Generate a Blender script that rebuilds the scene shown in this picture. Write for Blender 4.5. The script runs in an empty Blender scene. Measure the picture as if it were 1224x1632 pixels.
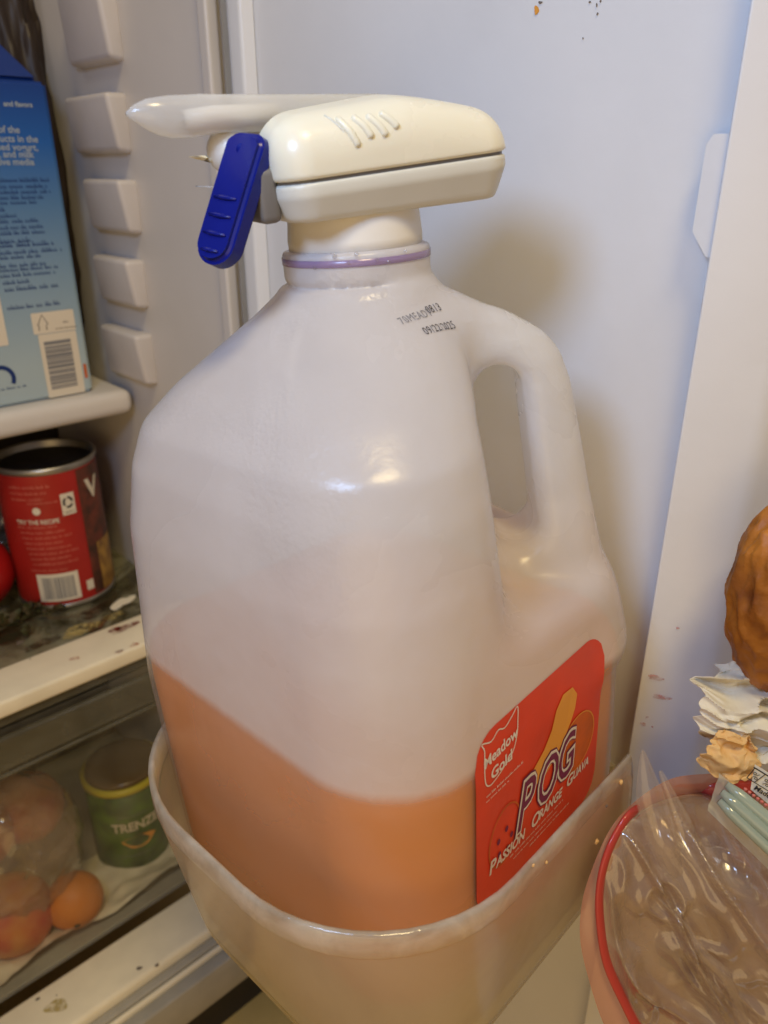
import bpy, bmesh, math, random
import numpy as np
from math import sin, cos, radians, pi
from mathutils import Vector, Matrix, noise
random.seed(7); rng = np.random.RandomState(5)
SC = bpy.context.scene
COL = SC.collection

# ------------------------------------------------------------------ camera
F_PX, PITCH, AZ, DIST, EYE = 1233.0, radians(24), radians(47), .26, .27      # units are metres
HD = np.array([cos(AZ), sin(AZ), 0.]); RT = np.array([sin(AZ), -cos(AZ), 0.]); UP = np.array([0, 0, 1.])
CAM = -DIST*HD + EYE*UP
FW = HD*cos(PITCH) - UP*sin(PITCH); UV = HD*sin(PITCH) + UP*cos(PITCH)
cd = bpy.data.cameras.new('camera'); cam = bpy.data.objects.new('camera', cd); COL.objects.link(cam)
cam.location = CAM; cam.rotation_euler = (pi/2 - PITCH, 0, AZ - pi/2)
cd.sensor_fit = 'VERTICAL'; cd.sensor_height = 24; cd.lens = 24*F_PX/1632
cd.clip_start = .01; cd.clip_end = 50
cd.dof.use_dof = True; cd.dof.focus_distance = .27; cd.dof.aperture_fstop = 9
SC.camera = cam

# ------------------------------------------------------------------ world, lamps, exposure
w = bpy.data.worlds.new('World'); SC.world = w; w.use_nodes = True
bgn = w.node_tree.nodes['Background']; bgn.inputs[0].default_value = (.94, .84, .93, 1); bgn.inputs[1].default_value = .17
def lamp(name, loc, target, size, power, color, shape='DISK'):
    l = bpy.data.lights.new(name, 'AREA'); l.shape = shape; l.size = size; l.energy = power; l.color = color
    o = bpy.data.objects.new(name, l); COL.objects.link(o); o.location = loc
    o.rotation_euler = (Vector(target) - Vector(loc)).to_track_quat('-Z', 'Y').to_euler(); return o
lamp('window_light', (-.30, -.10, .455), (.09, -.06, .22), .12, 1.22, (.42, .62, 1.0))
lamp('room_ceiling_lamp', (-.30, -.60, 1.5), (0, 0, .1), .36, 13, (1.0, .77, .38))
lamp('fridge_interior_lamp', (-.16, .43, .62), (.0, .42, -.1), .12, .12, (1.0, .90, .80))
lamp('floor_bounce_fill', (-.90, -.75, .10), (.02, -.02, .08), 1.0, 3.6, (1.0, .68, .28))  # added fill, stands in for warm light bounced up from the floor
SC.view_settings.view_transform = 'Standard'; SC.view_settings.look = 'None'; SC.view_settings.exposure = -.10; SC.view_settings.gamma = 1
SC.cycles.use_denoising = True
SC.cycles.max_bounces = 14; SC.cycles.transparent_max_bounces = 24; SC.cycles.transmission_bounces = 12
SC.cycles.caustics_refractive = False; SC.cycles.caustics_reflective = False
SC.cycles.sample_clamp_indirect = 4

# ------------------------------------------------------------------ measuring helpers
def ray(px, py):
    v = FW*F_PX + RT*(px - 612) + UV*(816 - py); return v/np.linalg.norm(v)
def plane(px, py, n, c):
    v = ray(px, py); n = np.array(n, float); return CAM + v*((c - CAM@n)/(v@n))
def at(px, py, t):            # t = horizontal distance ahead of the camera
    return plane(px, py, HD, CAM@HD + t)
DR = radians(4); DX = np.array([cos(DR), sin(DR), 0]); DY = np.array([-sin(DR), cos(DR), 0])

# ------------------------------------------------------------------ object helpers
def obj(name, me, mat=None, parent=None, smooth=False, world=None):
    o = bpy.data.objects.new(name, me); COL.objects.link(o)
    if mat is not None and not len(me.materials): me.materials.append(mat)
    if smooth: me.polygons.foreach_set('use_smooth', [True]*len(me.polygons))
    if parent is not None: o.parent = parent
    if world is not None: o.matrix_basis = world
    return o
def thing(name, label, cat, loc=(0,0,0), rot=(0,0,0), group=None):
    o = bpy.data.objects.new(name, None); COL.objects.link(o); o.empty_display_size = .02
    o.location = loc; o.rotation_euler = rot; return tag(o, label, cat, group)
def tag(o, label=None, cat=None, group=None, kind=None):
    if label: o['label'] = label
    if cat: o['category'] = cat
    if group: o['group'] = group
    if kind: o['kind'] = kind
    return o
def rel(parent, pts):          # world points -> the parent's own frame
    if parent is None: return [tuple(p) for p in pts]
    m = Matrix.LocRotScale(parent.location, parent.rotation_euler, None).inverted()
    return [tuple(m @ Vector(p)) for p in pts]
def mesh(verts, faces, name='m'):
    me = bpy.data.meshes.new(name); me.from_pydata([tuple(map(float, v)) for v in verts], [], [tuple(map(int, f)) for f in faces]); me.update(); return me
def box(x0, x1, y0, y1, z0, z1, bevel=0, seg=3, taper=None):
    bm = bmesh.new(); bmesh.ops.create_cube(bm, size=1)
    for v in bm.verts: v.co = ((x0+x1)/2 + v.co.x*(x1-x0), (y0+y1)/2 + v.co.y*(y1-y0), (z0+z1)/2 + v.co.z*(z1-z0))
    if taper: taper(bm)
    if bevel: bmesh.ops.bevel(bm, geom=bm.edges[:], offset=bevel, segments=seg, affect='EDGES', profile=.5)
    me = bpy.data.meshes.new('box'); bm.to_mesh(me); bm.free(); return me
def lathe(prof, n=48, cap=False, arc=None):
    vs, fs = [], []
    for r, z in prof:
        for i in range(n): vs.append((r*cos(2*pi*i/n), r*sin(2*pi*i/n), z))
    for j in range(len(prof)-1):
        for i in range(n): fs.append((j*n+i, j*n+(i+1) % n, (j+1)*n+(i+1) % n, (j+1)*n+i))
    if cap: fs.append(tuple(range(n))[::-1]); fs.append(tuple((len(prof)-1)*n+i for i in range(n)))
    return mesh(vs, fs)
def tube(path, rad, n=12, flat=None):
    path = [Vector(p) for p in path]; rads = rad if hasattr(rad, '__len__') else [rad]*len(path)
    vs, fs = [], []; t0 = (path[1]-path[0]).normalized()
    u = t0.orthogonal().normalized() if flat is None else (Vector(flat) - t0*Vector(flat).dot(t0)).normalized()
    for i, p in enumerate(path):
        t = (path[min(i+1, len(path)-1)] - path[max(i-1, 0)]).normalized()
        u = (u - t*u.dot(t)).normalized(); v = t.cross(u)
        r = rads[i]; ra, rb = (r if hasattr(r, '__len__') else (r, r))
        for k in range(n): vs.append(p + u*ra*cos(2*pi*k/n) + v*rb*sin(2*pi*k/n))
    for j in range(len(path)-1):
        for i in range(n): fs.append((j*n+i, j*n+(i+1) % n, (j+1)*n+(i+1) % n, (j+1)*n+i))
    fs.append(tuple(range(n))[::-1]); fs.append(tuple((len(path)-1)*n+i for i in range(n)))
    return mesh(vs, fs)
def smooth_path(pts, n=8):
    pts = [Vector(p) for p in pts]; out = []
    for i in range(len(pts)-1):
        a, b, c, d = pts[max(i-1, 0)], pts[i], pts[i+1], pts[min(i+2, len(pts)-1)]
        for k in range(n):
            t = k/n; out.append(.5*((2*b) + (c-a)*t + (2*a-5*b+4*c-d)*t*t + (3*b-a-3*c+d)*t**3))
    out.append(pts[-1]); return out
def join(meshes):
    vs, fs = [], []
    for m in meshes:
        b = len(vs); vs += [v.co[:] for v in m.vertices]; fs += [tuple(i+b for i in p.vertices) for p in m.polygons]
    return mesh(vs, fs)
def surface_nets(fn, lo, hi, h):
    lo = np.array(lo, float); n = np.ceil((np.array(hi)-lo)/h).astype(int)+1
    ax = [lo[i] + h*np.arange(n[i]) for i in range(3)]
    X, Y, Z = np.meshgrid(*ax, indexing='ij'); f = fn(X, Y, Z).astype(np.float32); s = f < 0
    c = [s[i:n[0]-1+i, j:n[1]-1+j, k:n[2]-1+k] for i in (0, 1) for j in (0, 1) for k in (0, 1)]
    tot = sum(a.astype(np.int8) for a in c); act = (tot > 0) & (tot < 8)
    idx = np.full(act.shape, -1, np.int64); cells = np.argwhere(act); idx[act] = np.arange(len(cells))
    acc = np.zeros((len(cells), 3)); cnt = np.zeros(len(cells))
    cor = [(i, j, k) for i in (0, 1) for j in (0, 1) for k in (0, 1)]
    fv = {cc: f[cells[:, 0]+cc[0], cells[:, 1]+cc[1], cells[:, 2]+cc[2]] for cc in cor}
    for a in cor:
        for d in range(3):
            if a[d]: continue
            b = list(a); b[d] = 1; b = tuple(b); fa, fb = fv[a], fv[b]; m = (fa < 0) != (fb < 0)
            t = np.where(m, fa/np.where(m, fa-fb, 1), 0); p = np.tile(np.array(a, float), (len(cells), 1)); p[:, d] = t
            acc[m] += p[m]; cnt[m] += 1
    V = lo + h*(cells + acc/cnt[:, None]); F = []
    for d in range(3):
        o1, o2 = (d+1) % 3, (d+2) % 3
        sl = [slice(None)]*3; sl[d] = slice(0, n[d]-1); sl2 = list(sl); sl2[d] = slice(1, n[d])
        e = s[tuple(sl)] != s[tuple(sl2)]; P = np.argwhere(e)
        P = P[(P[:, o1] > 0) & (P[:, o2] > 0) & (P[:, o1] < n[o1]-1) & (P[:, o2] < n[o2]-1)]
        if not len(P): continue
        ins = s[P[:, 0], P[:, 1], P[:, 2]]
        def g(a, b):
            q = P.copy(); q[:, o1] -= a; q[:, o2] -= b; return idx[q[:, 0], q[:, 1], q[:, 2]]
        q = np.stack([g(1, 1), g(0, 1), g(0, 0), g(1, 0)], 1); q[~ins] = q[~ins][:, ::-1]; F.append(q)
    F = np.concatenate(F); me = bpy.data.meshes.new('nets')
    me.vertices.add(len(V)); me.vertices.foreach_set('co', V.ravel())
    me.loops.add(len(F)*4); me.loops.foreach_set('vertex_index', F.ravel())
    me.polygons.add(len(F)); me.polygons.foreach_set('loop_start', np.arange(len(F))*4); me.polygons.foreach_set('loop_total', np.full(len(F), 4))
    me.polygons.foreach_set('use_smooth', np.ones(len(F), bool)); me.update(calc_edges=True); me.validate(); return me
def smin(a, b, k): 
    h_ = np.clip(.5+.5*(b-a)/k, 0, 1); return b*(1-h_)+a*h_ - k*h_*(1-h_)
def smax(a, b, k): return -smin(-a, -b, k)
def rsq(x, y, a, r, b=None):
    b = a if b is None else b
    qx = np.abs(x)-(a-r); qy = np.abs(y)-(b-r)
    return np.sqrt(np.maximum(qx, 0)**2+np.maximum(qy, 0)**2)+np.minimum(np.maximum(qx, qy), 0)-r
def capsule(X, Y, Z, a, b, ra, rb):
    a, b = np.array(a), np.array(b); ba = b-a
    t = np.clip(((X-a[0])*ba[0]+(Y-a[1])*ba[1]+(Z-a[2])*ba[2])/(ba@ba), 0, 1)
    return np.sqrt((X-a[0]-t*ba[0])**2+(Y-a[1]-t*ba[1])**2+(Z-a[2]-t*ba[2])**2)-(ra+(rb-ra)*t)

# text laid on any surface: fn(u, v) -> 3D
_tc = {}
def glyphs(s, size, bold=0, shear=0, align='LEFT', spacing=1.0, sx=1.0):
    cu = bpy.data.curves.new('t', 'FONT'); cu.body = s; cu.size = size; cu.offset = bold; cu.shear = shear; cu.align_x = align
    cu.space_character = spacing; cu.resolution_u = 3
    o = bpy.data.objects.new('t', cu); COL.objects.link(o); bpy.context.view_layer.update()
    me = bpy.data.meshes.new_from_object(o); bpy.data.objects.remove(o)
    v = [(p.co.x*sx, p.co.y) for p in me.vertices]; f = [tuple(p.vertices) for p in me.polygons]; bpy.data.meshes.remove(me); return v, f
def place2d(vf, fn, ox=0, oy=0, rot=0):
    v, f = vf; c, s = cos(rot), sin(rot)
    return mesh([fn(ox+x*c-y*s, oy+x*s+y*c) for x, y in v], f)
def poly2d(pts, fn): return mesh([fn(*p) for p in pts], [tuple(range(len(pts)))])
def stroke2d(pts, wd, fn, closed=False):
    vs, fs = [], []; n = len(pts)
    for i, p in enumerate(pts):
        a = pts[(i-1) % n] if (closed or i) else p; b = pts[(i+1) % n] if (closed or i < n-1) else p
        dx, dy = b[0]-a[0], b[1]-a[1]; l = math.hypot(dx, dy) or 1; nx, ny = -dy/l*wd/2, dx/l*wd/2
        vs += [fn(p[0]+nx, p[1]+ny), fn(p[0]-nx, p[1]-ny)]
    for i in range(n if closed else n-1):
        j = (i+1) % n; fs.append((2*i, 2*i+1, 2*j+1, 2*j))
    return mesh(vs, fs)
def rrect2d(x0, x1, y0, y1, r, n=6):
    out = []
    for cx, cy, a0 in ((x1-r, y1-r, 0), (x0+r, y1-r, 90), (x0+r, y0+r, 180), (x1-r, y0+r, 270)):
        for k in range(n+1):
            a = radians(a0+90*k/n); out.append((cx+r*cos(a), cy+r*sin(a)))
    return out
def scribble(x, y, length, h, fn, seed=0):       # print too small to read: a row of word-length marks
    r_ = random.Random(seed); ms = []; u = x
    while u < x+length:
        wl = r_.uniform(1.2, 4.5)*h; wl = min(wl, x+length-u); k = u
        while k < u+wl-h*.2:
            g = h*r_.uniform(.25, .5); hh = h*r_.choice([.62, .62, .95]); kk = min(k+g, u+wl)
            if kk-k > h*.1: ms.append(poly2d([(k, y), (kk, y), (kk, y+hh*.35), (k+(kk-k)*.4, y+hh*.4), (k+(kk-k)*.4, y+hh), (k, y+hh)], fn))
            k += g+h*.14
        u += wl+h*.5
    return join(ms)

# ------------------------------------------------------------------ materials
MATS = {}
def mat(name, color, rough=.5, metal=0, spec=.5, bump=0, bscale=200, vary=0, vscale=20, sub=0, emit=None, coat=0, color2=None, trans=0, ior=1.45, alpha=1):
    m = bpy.data.materials.new(name); m.use_nodes = True; nt = m.node_tree; N = nt.nodes; L = nt.links; b = N['Principled BSDF']
    b.inputs['Base Color'].default_value = (*color, 1); b.inputs['Roughness'].default_value = rough; b.inputs['Metallic'].default_value = metal
    b.inputs['Specular IOR Level'].default_value = spec; b.inputs['Coat Weight'].default_value = coat
    b.inputs['Transmission Weight'].default_value = trans; b.inputs['IOR'].default_value = ior; b.inputs['Alpha'].default_value = alpha
    if sub:
        b.inputs['Subsurface Weight'].default_value = sub; b.inputs['Subsurface Radius'].default_value = (.01, .006, .004); b.inputs['Subsurface Scale'].default_value = 1
    tc = N.new('ShaderNodeTexCoord')
    if vary or color2:
        n = N.new('ShaderNodeTexNoise'); n.inputs['Scale'].default_value = vscale; n.inputs['Detail'].default_value = 6; L.new(tc.outputs['Object'], n.inputs['Vector'])
        cr = N.new('ShaderNodeValToRGB'); L.new(n.outputs['Fac'], cr.inputs['Fac'])
        c2 = color2 or tuple(c*(1-vary) for c in color)
        cr.color_ramp.elements[0].position = .35; cr.color_ramp.elements[1].position = .65
        cr.color_ramp.elements[0].color = (*c2, 1); cr.color_ramp.elements[1].color = (*color, 1); L.new(cr.outputs['Color'], b.inputs['Base Color'])
        if vary:
            mr = N.new('ShaderNodeMapRange'); mr.inputs['To Min'].default_value = rough*.8; mr.inputs['To Max'].default_value = min(1, rough*1.25)
            L.new(n.outputs['Fac'], mr.inputs['Value']); L.new(mr.outputs[0], b.inputs['Roughness'])
    if bump:
        n2 = N.new('ShaderNodeTexNoise'); n2.inputs['Scale'].default_value = bscale; n2.inputs['Detail'].default_value = 4; L.new(tc.outputs['Object'], n2.inputs['Vector'])
        bp = N.new('ShaderNodeBump'); bp.inputs['Strength'].default_value = bump; bp.inputs['Distance'].default_value = .001
        L.new(n2.outputs['Fac'], bp.inputs['Height']); L.new(bp.outputs[0], b.inputs['Normal'])
    MATS[name] = m; return m
def film(name, tint, clear=.5, milk=.5, rough=.12, color=(.8, .8, .8), bump=0, bscale=150, mottle=0, mscale=25, refr=0, tr=.5, spec=1.0):
    """thin translucent plastic: clear share, milky share (diffuse + translucent) and a glossy skin"""
    m = bpy.data.materials.new(name); m.use_nodes = True; nt = m.node_tree; N = nt.nodes; L = nt.links; N.remove(N['Principled BSDF'])
    out = N['Material Output']; tc = N.new('ShaderNodeTexCoord')
    t = N.new('ShaderNodeBsdfTransparent'); t.inputs[0].default_value = (*tint, 1); clr = t.outputs[0]
    d = N.new('ShaderNodeBsdfDiffuse'); d.inputs[0].default_value = (*color, 1)
    tl = N.new('ShaderNodeBsdfTranslucent'); tl.inputs[0].default_value = (*color, 1)
    m1 = N.new('ShaderNodeMixShader'); m1.inputs[0].default_value = tr; L.new(d.outputs[0], m1.inputs[1]); L.new(tl.outputs[0], m1.inputs[2])
    if refr:
        rf = N.new('ShaderNodeBsdfRefraction'); rf.inputs['Color'].default_value = (*tint, 1); rf.inputs['Roughness'].default_value = .75; rf.inputs['IOR'].default_value = 1.25
        m0 = N.new('ShaderNodeMixShader'); m0.inputs[0].default_value = refr; L.new(clr, m0.inputs[1]); L.new(rf.outputs[0], m0.inputs[2]); clr = m0.outputs[0]
    m2 = N.new('ShaderNodeMixShader'); m2.inputs[0].default_value = milk; L.new(clr, m2.inputs[1]); L.new(m1.outputs[0], m2.inputs[2])
    g = N.new('ShaderNodeBsdfGlossy'); g.inputs['Roughness'].default_value = rough
    lw = N.new('ShaderNodeLayerWeight'); lw.inputs['Blend'].default_value = .5
    pw = N.new('ShaderNodeMath'); pw.operation = 'POWER'; pw.inputs[1].default_value = 4.5; L.new(lw.outputs['Facing'], pw.inputs[0])
    mu = N.new('ShaderNodeMath'); mu.operation = 'MULTIPLY_ADD'; mu.inputs[1].default_value = .75*spec; mu.inputs[2].default_value = .045*spec; mu.use_clamp = True; L.new(pw.outputs[0], mu.inputs[0])
    m3 = N.new('ShaderNodeMixShader'); L.new(mu.outputs[0], m3.inputs[0]); L.new(m2.outputs[0], m3.inputs[1]); L.new(g.outputs[0], m3.inputs[2])
    L.new(m3.outputs[0], out.inputs[0])
    if mottle:
        n = N.new('ShaderNodeTexNoise'); n.inputs['Scale'].default_value = mscale; n.inputs['Detail'].default_value = 5; n.inputs['Distortion'].default_value = .6; L.new(tc.outputs['Object'], n.inputs['Vector'])
        mr = N.new('ShaderNodeMapRange'); mr.inputs['From Min'].default_value = .35; mr.inputs['From Max'].default_value = .7; mr.inputs['To Min'].default_value = milk-mottle; mr.inputs['To Max'].default_value = milk+mottle
        L.new(n.outputs['Fac'], mr.inputs['Value']); L.new(mr.outputs[0], m2.inputs[0])
        mr2 = N.new('ShaderNodeMapRange'); mr2.inputs['To Min'].default_value = rough*.6; mr2.inputs['To Max'].default_value = rough*1.5
        L.new(n.outputs['Fac'], mr2.inputs['Value']); L.new(mr2.outputs[0], g.inputs['Roughness'])
    if bump:
        n2 = N.new('ShaderNodeTexNoise'); n2.inputs['Scale'].default_value = bscale; n2.inputs['Detail'].default_value = 5; L.new(tc.outputs['Object'], n2.inputs['Vector'])
        bp = N.new('ShaderNodeBump'); bp.inputs['Strength'].default_value = bump; bp.inputs['Distance'].default_value = .001
        L.new(n2.outputs['Fac'], bp.inputs['Height'])
        for q in (g, d): L.new(bp.outputs[0], q.inputs['Normal'])
    MATS[name] = m; return m
M = {}
M['liner'] = mat('door liner plastic', (.74, .75, .77), .38, vary=.08, vscale=9, bump=.12, bscale=180)
M['liner_warm'] = mat('cabinet plastic', (.64, .61, .59), .42, vary=.06, vscale=9, bump=.15, bscale=60)
M['rib'] = mat('rib plastic', (.56, .53, .53), .4, vary=.08, vscale=30)
M['trim'] = mat('cream shelf trim', (.86, .79, .62), .35, vary=.08, vscale=40, bump=.1)
M['grey_trim'] = mat('grey trim', (.40, .38, .33), .4, vary=.1, vscale=60)
M['dark'] = mat('recess shade colour', (.03, .025, .02), .7)  # near black: shade deep in the cabinet put into the colour
M['hdpe'] = film('milky jug plastic', (.97, .96, .95), milk=.50, rough=.26, color=(.91, .905, .90), bump=.3, bscale=110, mottle=.09, mscale=13, tr=.50, spec=.85)
M['juice'] = mat('orange juice', (.74, .275, .065), .45, spec=.1, sub=.2, vary=.06, vscale=14)
M['label_red'] = mat('red label print', (.72, .055, .020), .36, bump=.06, bscale=300, vary=.12, vscale=50)
M['white_ink'] = mat('white ink', (.72, .66, .62), .45)
M['purple_ink'] = mat('purple ink', (.16, .012, .07), .45)
M['orange_ink'] = mat('orange ink', (.62, .12, .012), .45, vary=.25, vscale=120)
M['amber_ink'] = mat('amber ink', (.74, .33, .05), .45)
M['black_ink'] = mat('black ink', (.02, .02, .025), .6)
M['grey_ink'] = mat('faded ink', (.20, .20, .21), .6)
M['cream_plastic'] = mat('cream dispenser plastic', (.82, .78, .62), .26, sub=.1, vary=.03, vscale=40, bump=.03, bscale=400)
M['grey_plastic'] = mat('grey white plastic', (.66, .65, .57), .34, vary=.04, vscale=40)
M['seam_and_shade'] = mat('dark grey seam and nose shade', (.16, .15, .14), .45)  # real dark seam joint, and painted shade on the nose block
M['white_plastic'] = mat('white plastic', (.80, .77, .70), .3)
M['blue'] = mat('blue lever plastic', (.004, .010, .19), .28, vary=.15, vscale=60, bump=.05, bscale=300)
M['spout'] = film('frosted spout plastic', (.98, .97, .94), milk=.56, rough=.2, color=(.99, .98, .95), bump=.3, bscale=90, tr=.60, spec=1.0)
M['purple_ring'] = film('purple seal plastic', (.80, .70, .90), milk=.45, rough=.2, color=(.48, .36, .60), bump=.2, spec=1.2)
M['bin'] = film('frosted bin plastic', (.86, .83, .76), milk=.45, rough=.18, color=(.95, .90, .74), bump=.2, bscale=70, mottle=.08, mscale=14, tr=.6, spec=.6)
M['rim'] = film('bin rim plastic', (.92, .90, .84), milk=.50, rough=.16, color=(.95, .91, .80), bump=.5, bscale=140, mottle=.16, mscale=70, tr=.5, spec=1.0)
M['clear'] = film('clear drawer plastic', (.97, .96, .92), milk=.10, rough=.1, color=(.6, .56, .45), mottle=.05, mscale=30, spec=.15)
M['clear_band'] = film('drawer lip plastic', (.80, .79, .72), milk=.40, rough=.15, color=(.30, .29, .23), mottle=.15, mscale=30)
M['glass'] = film('shelf glass', (.85, .88, .80), milk=.5, rough=.08, color=(.50, .50, .36), mottle=.15, mscale=40)
M['bag'] = film('plastic bag film', (.95, .9, .82), milk=.30, rough=.13, color=(.82, .66, .50), bump=.5, bscale=70, spec=2.2, tr=.4, mottle=.1, mscale=30)
M['bag_fold'] = film('bag film fold', (.95, .9, .85), milk=.26, rough=.10, color=(.70, .60, .48), bump=.3, bscale=90, spec=1.6, tr=.4)
M['seal_red'] = film('red zip seal', (.9, .3, .25), milk=.82, rough=.2, color=(.74, .10, .075), tr=.4)
M['seal_pink'] = film('pink zip flange', (.95, .7, .6), milk=.62, rough=.15, color=(.72, .36, .24), tr=.4, bump=.2)
M['water'] = film('droplet', (.95, .95, .97), milk=.1, rough=.03, spec=2)
M['floor'] = mat('yellow floor', (.80, .58, .20), .4, vary=.25, vscale=9, color2=(.62, .42, .12))
M['tin'] = mat('tin', (.42, .40, .36), .35, metal=.9, vary=.3, vscale=50)
M['can_dark'] = mat('dark can contents', (.012, .009, .008), .5)
M['can_red'] = mat('red can label', (.36, .016, .012), .42, vary=.15, vscale=30)
M['can_brown'] = mat('brown can picture', (.16, .035, .02), .45, color2=(.05, .02, .012), vscale=90)
M['can_yellow'] = mat('yellow can picture', (.42, .24, .05), .45, color2=(.2, .10, .03), vscale=120)
M['brown_film'] = mat('dark brown film', (.030, .020, .016), .45, bump=.5, bscale=40)
M['residue'] = film('dried drips', (.8, .6, .35), milk=.55, rough=.2, color=(.30, .16, .06))
M['cream_ink'] = mat('cream ink', (.66, .60, .50), .5)
M['pink_ink'] = mat('pink ink', (.60, .16, .12), .5)
M['leaf'] = mat('wilted herb', (.030, .045, .012), .6, color2=(.05, .03, .01), vscale=80)
M['spill_dark'] = film('dark spill', (1, 1, 1), milk=.5, rough=.2, color=(.030, .020, .012), mottle=.48, mscale=190, tr=.1, spec=.8)
M['spill_red'] = film('red juice spill', (1, 1, 1), milk=.5, rough=.2, color=(.20, .022, .012), mottle=.48, mscale=190, tr=.1, spec=.8)
M['spill_pink'] = film('pink juice stain', (1, 1, 1), milk=.5, rough=.2, color=(.52, .18, .10), mottle=.48, mscale=190, tr=.1, spec=.8)
M['spill_yellow'] = film('yellow spill', (1, 1, 1), milk=.5, rough=.2, color=(.52, .42, .16), mottle=.48, mscale=190, tr=.1, spec=.8)
M['tomato'] = mat('red fruit skin', (.38, .012, .012), .25)
M['apple'] = mat('apple skin', (.46, .05, .03), .35, color2=(.55, .22, .06), vscale=35)
M['orange'] = mat('orange peel', (.62, .20, .02), .45, bump=.4, bscale=500)
M['green_label'] = mat('green can label', (.085, .17, .02), .45, color2=(.035, .06, .014), vscale=60)
M['yellow_rim'] = mat('yellow rim', (.48, .42, .02), .35)
M['brown_lid'] = mat('amber clear lid', (.10, .055, .015), .18)
M['napkin'] = mat('napkin paper', (.74, .69, .56), .85, bump=.4, bscale=120, sub=.1)
M['cream_paper'] = mat('cream paper', (.80, .50, .20), .8, bump=.3, bscale=100, sub=.15)
M['amber_wrap'] = mat('amber wrapper', (.46, .17, .018), .5, color2=(.17, .048, .006), vscale=55, bump=1.0, bscale=150, coat=0)
M['mint'] = film('mint tube plastic', (.8, .93, .85), milk=.72, rough=.12, color=(.56, .66, .56), tr=.4, spec=1.6)
M['packet'] = film('clear packet', (.9, .92, .85), milk=.52, rough=.12, color=(.68, .68, .54), tr=.4, spec=1.5)
M['stain_pink'] = film('pink smear', (1, 1, 1), milk=.5, rough=.2, color=(.66, .30, .30), mottle=.48, mscale=190, tr=.1, spec=.8)
M['grime'] = mat('grime', (.16, .13, .11), .6)

def stain(m, c1, c2, scale):
    N = m.node_tree.nodes; L = m.node_tree.links; tc = N.new('ShaderNodeTexCoord'); n = N.new('ShaderNodeTexNoise'); n.inputs['Scale'].default_value = scale; n.inputs['Detail'].default_value = 7; n.inputs['Distortion'].default_value = 1.2
    L.new(tc.outputs['Object'], n.inputs['Vector']); cr = N.new('ShaderNodeValToRGB'); e = cr.color_ramp.elements; e[0].position = .42; e[1].position = .58; e[0].color = (*c1, 1); e[1].color = (*c2, 1); L.new(n.outputs['Fac'], cr.inputs['Fac'])
    for q in N:
        if q.type in ('BSDF_DIFFUSE', 'BSDF_TRANSLUCENT'): L.new(cr.outputs['Color'], q.inputs['Color'])
stain(M['glass'], (.10, .085, .05), (.56, .55, .40), 24)
# carton print: dark blue at the top running down to pale blue
def carton_mat():
    m = mat('blue carton print', (.1, .2, .4), .45); N = m.node_tree.nodes; L = m.node_tree.links
    tc = N.new('ShaderNodeTexCoord'); sp = N.new('ShaderNodeSeparateXYZ'); L.new(tc.outputs['Object'], sp.inputs[0])
    mr = N.new('ShaderNodeMapRange'); mr.inputs['From Min'].default_value = 0; mr.inputs['From Max'].default_value = .215; L.new(sp.outputs['Z'], mr.inputs['Value'])
    cr = N.new('ShaderNodeValToRGB'); L.new(mr.outputs[0], cr.inputs['Fac']); e = cr.color_ramp.elements
    e[0].position = .12; e[0].color = (.36,.45,.50,1); e[1].position = .98; e[1].color = (.004, .035, .22, 1)
    for p, c in ((.40, (.20,.31,.43)), (.62, (.08, .19, .38)), (.80, (.012, .10, .38))):
        x = e.new(p); x.color = (*c, 1)
    L.new(cr.outputs['Color'], N['Principled BSDF'].inputs['Base Color']); return m
M['carton'] = carton_mat(); M['carton_blue'] = mat('dark blue print', (.008, .03, .15), .5); M['carton_gable'] = mat('gable blue', (.004, .03, .20), .4)

# ================================================================== SETTING
def struct(name, me, m, smooth=False, parent=None):
    o = obj(name, me, m, parent, smooth)
    if parent is None: o['kind'] = 'structure'
    return o
struct('floor', mesh([(-3, -3, -.43), (3, -3, -.43), (3, 3, -.43), (-3, 3, -.43)], [(0, 1, 2, 3)]), M['floor'])

# ---- open door: liner panel, raised edge ridge on the free side, raised edge by the hinge
door = thing('fridge_door', 'open refrigerator door with bluish white inner liner behind the jug', 'fridge door', (0, 0, 0), (0, 0, DR))
def dbox(*a, **k): return box(*a, **k)
obj('inner_panel', dbox(.095, .13, -.0840, .196, -.40, .62), M['liner'], door)
# the raised edge on the free side: front face about 22 mm wide, rounded, falling away to the right
def dring(prof, z0, z1, nz=2):      # a vertical extrusion of a plan outline in the door's frame
    n = len(prof); vs = [(x, y, z0+(z1-z0)*k/(nz-1)) for k in range(nz) for x, y in prof]
    fs = [(k*n+i, k*n+(i+1) % n, (k+1)*n+(i+1) % n, (k+1)*n+i) for k in range(nz-1) for i in range(n)]
    fs += [tuple(range(n))[::-1], tuple((nz-1)*n+i for i in range(n))]; return mesh(vs, fs)
def fillet(pts, n=5):               # pts: (x, y, radius)
    out = []; m = len(pts)
    for i in range(m):
        p0, p, p2 = Vector(pts[i-1][:2]), Vector(pts[i][:2]), Vector(pts[(i+1) % m][:2]); r = pts[i][2]
        a, b = (p0-p).normalized(), (p2-p).normalized()
        if r == 0: out.append(tuple(p)); continue
        A, B = p+a*r, p+b*r
        for k in range(n+1):
            t = k/n; q = A*(1-t)**2+p*2*t*(1-t)+B*t*t; out.append(tuple(q))
    return out
o = obj('edge_ridge', dring(fillet([(.0945, -.0688, 0), (.0855, -.0706, .0012), (.1000, -.0945, .004), (.1290, -.106, .003), (.1290, -.0840, 0)]), -.395, .615), M['liner'], door, True)
o2 = obj('edge_ridge', dring(fillet([(.0945, .1765, 0), (.088, .179, .002), (.088, .190, .003), (.0945, .1955, .002)]), -.395, .615), M['liner'], door, True)
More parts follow.
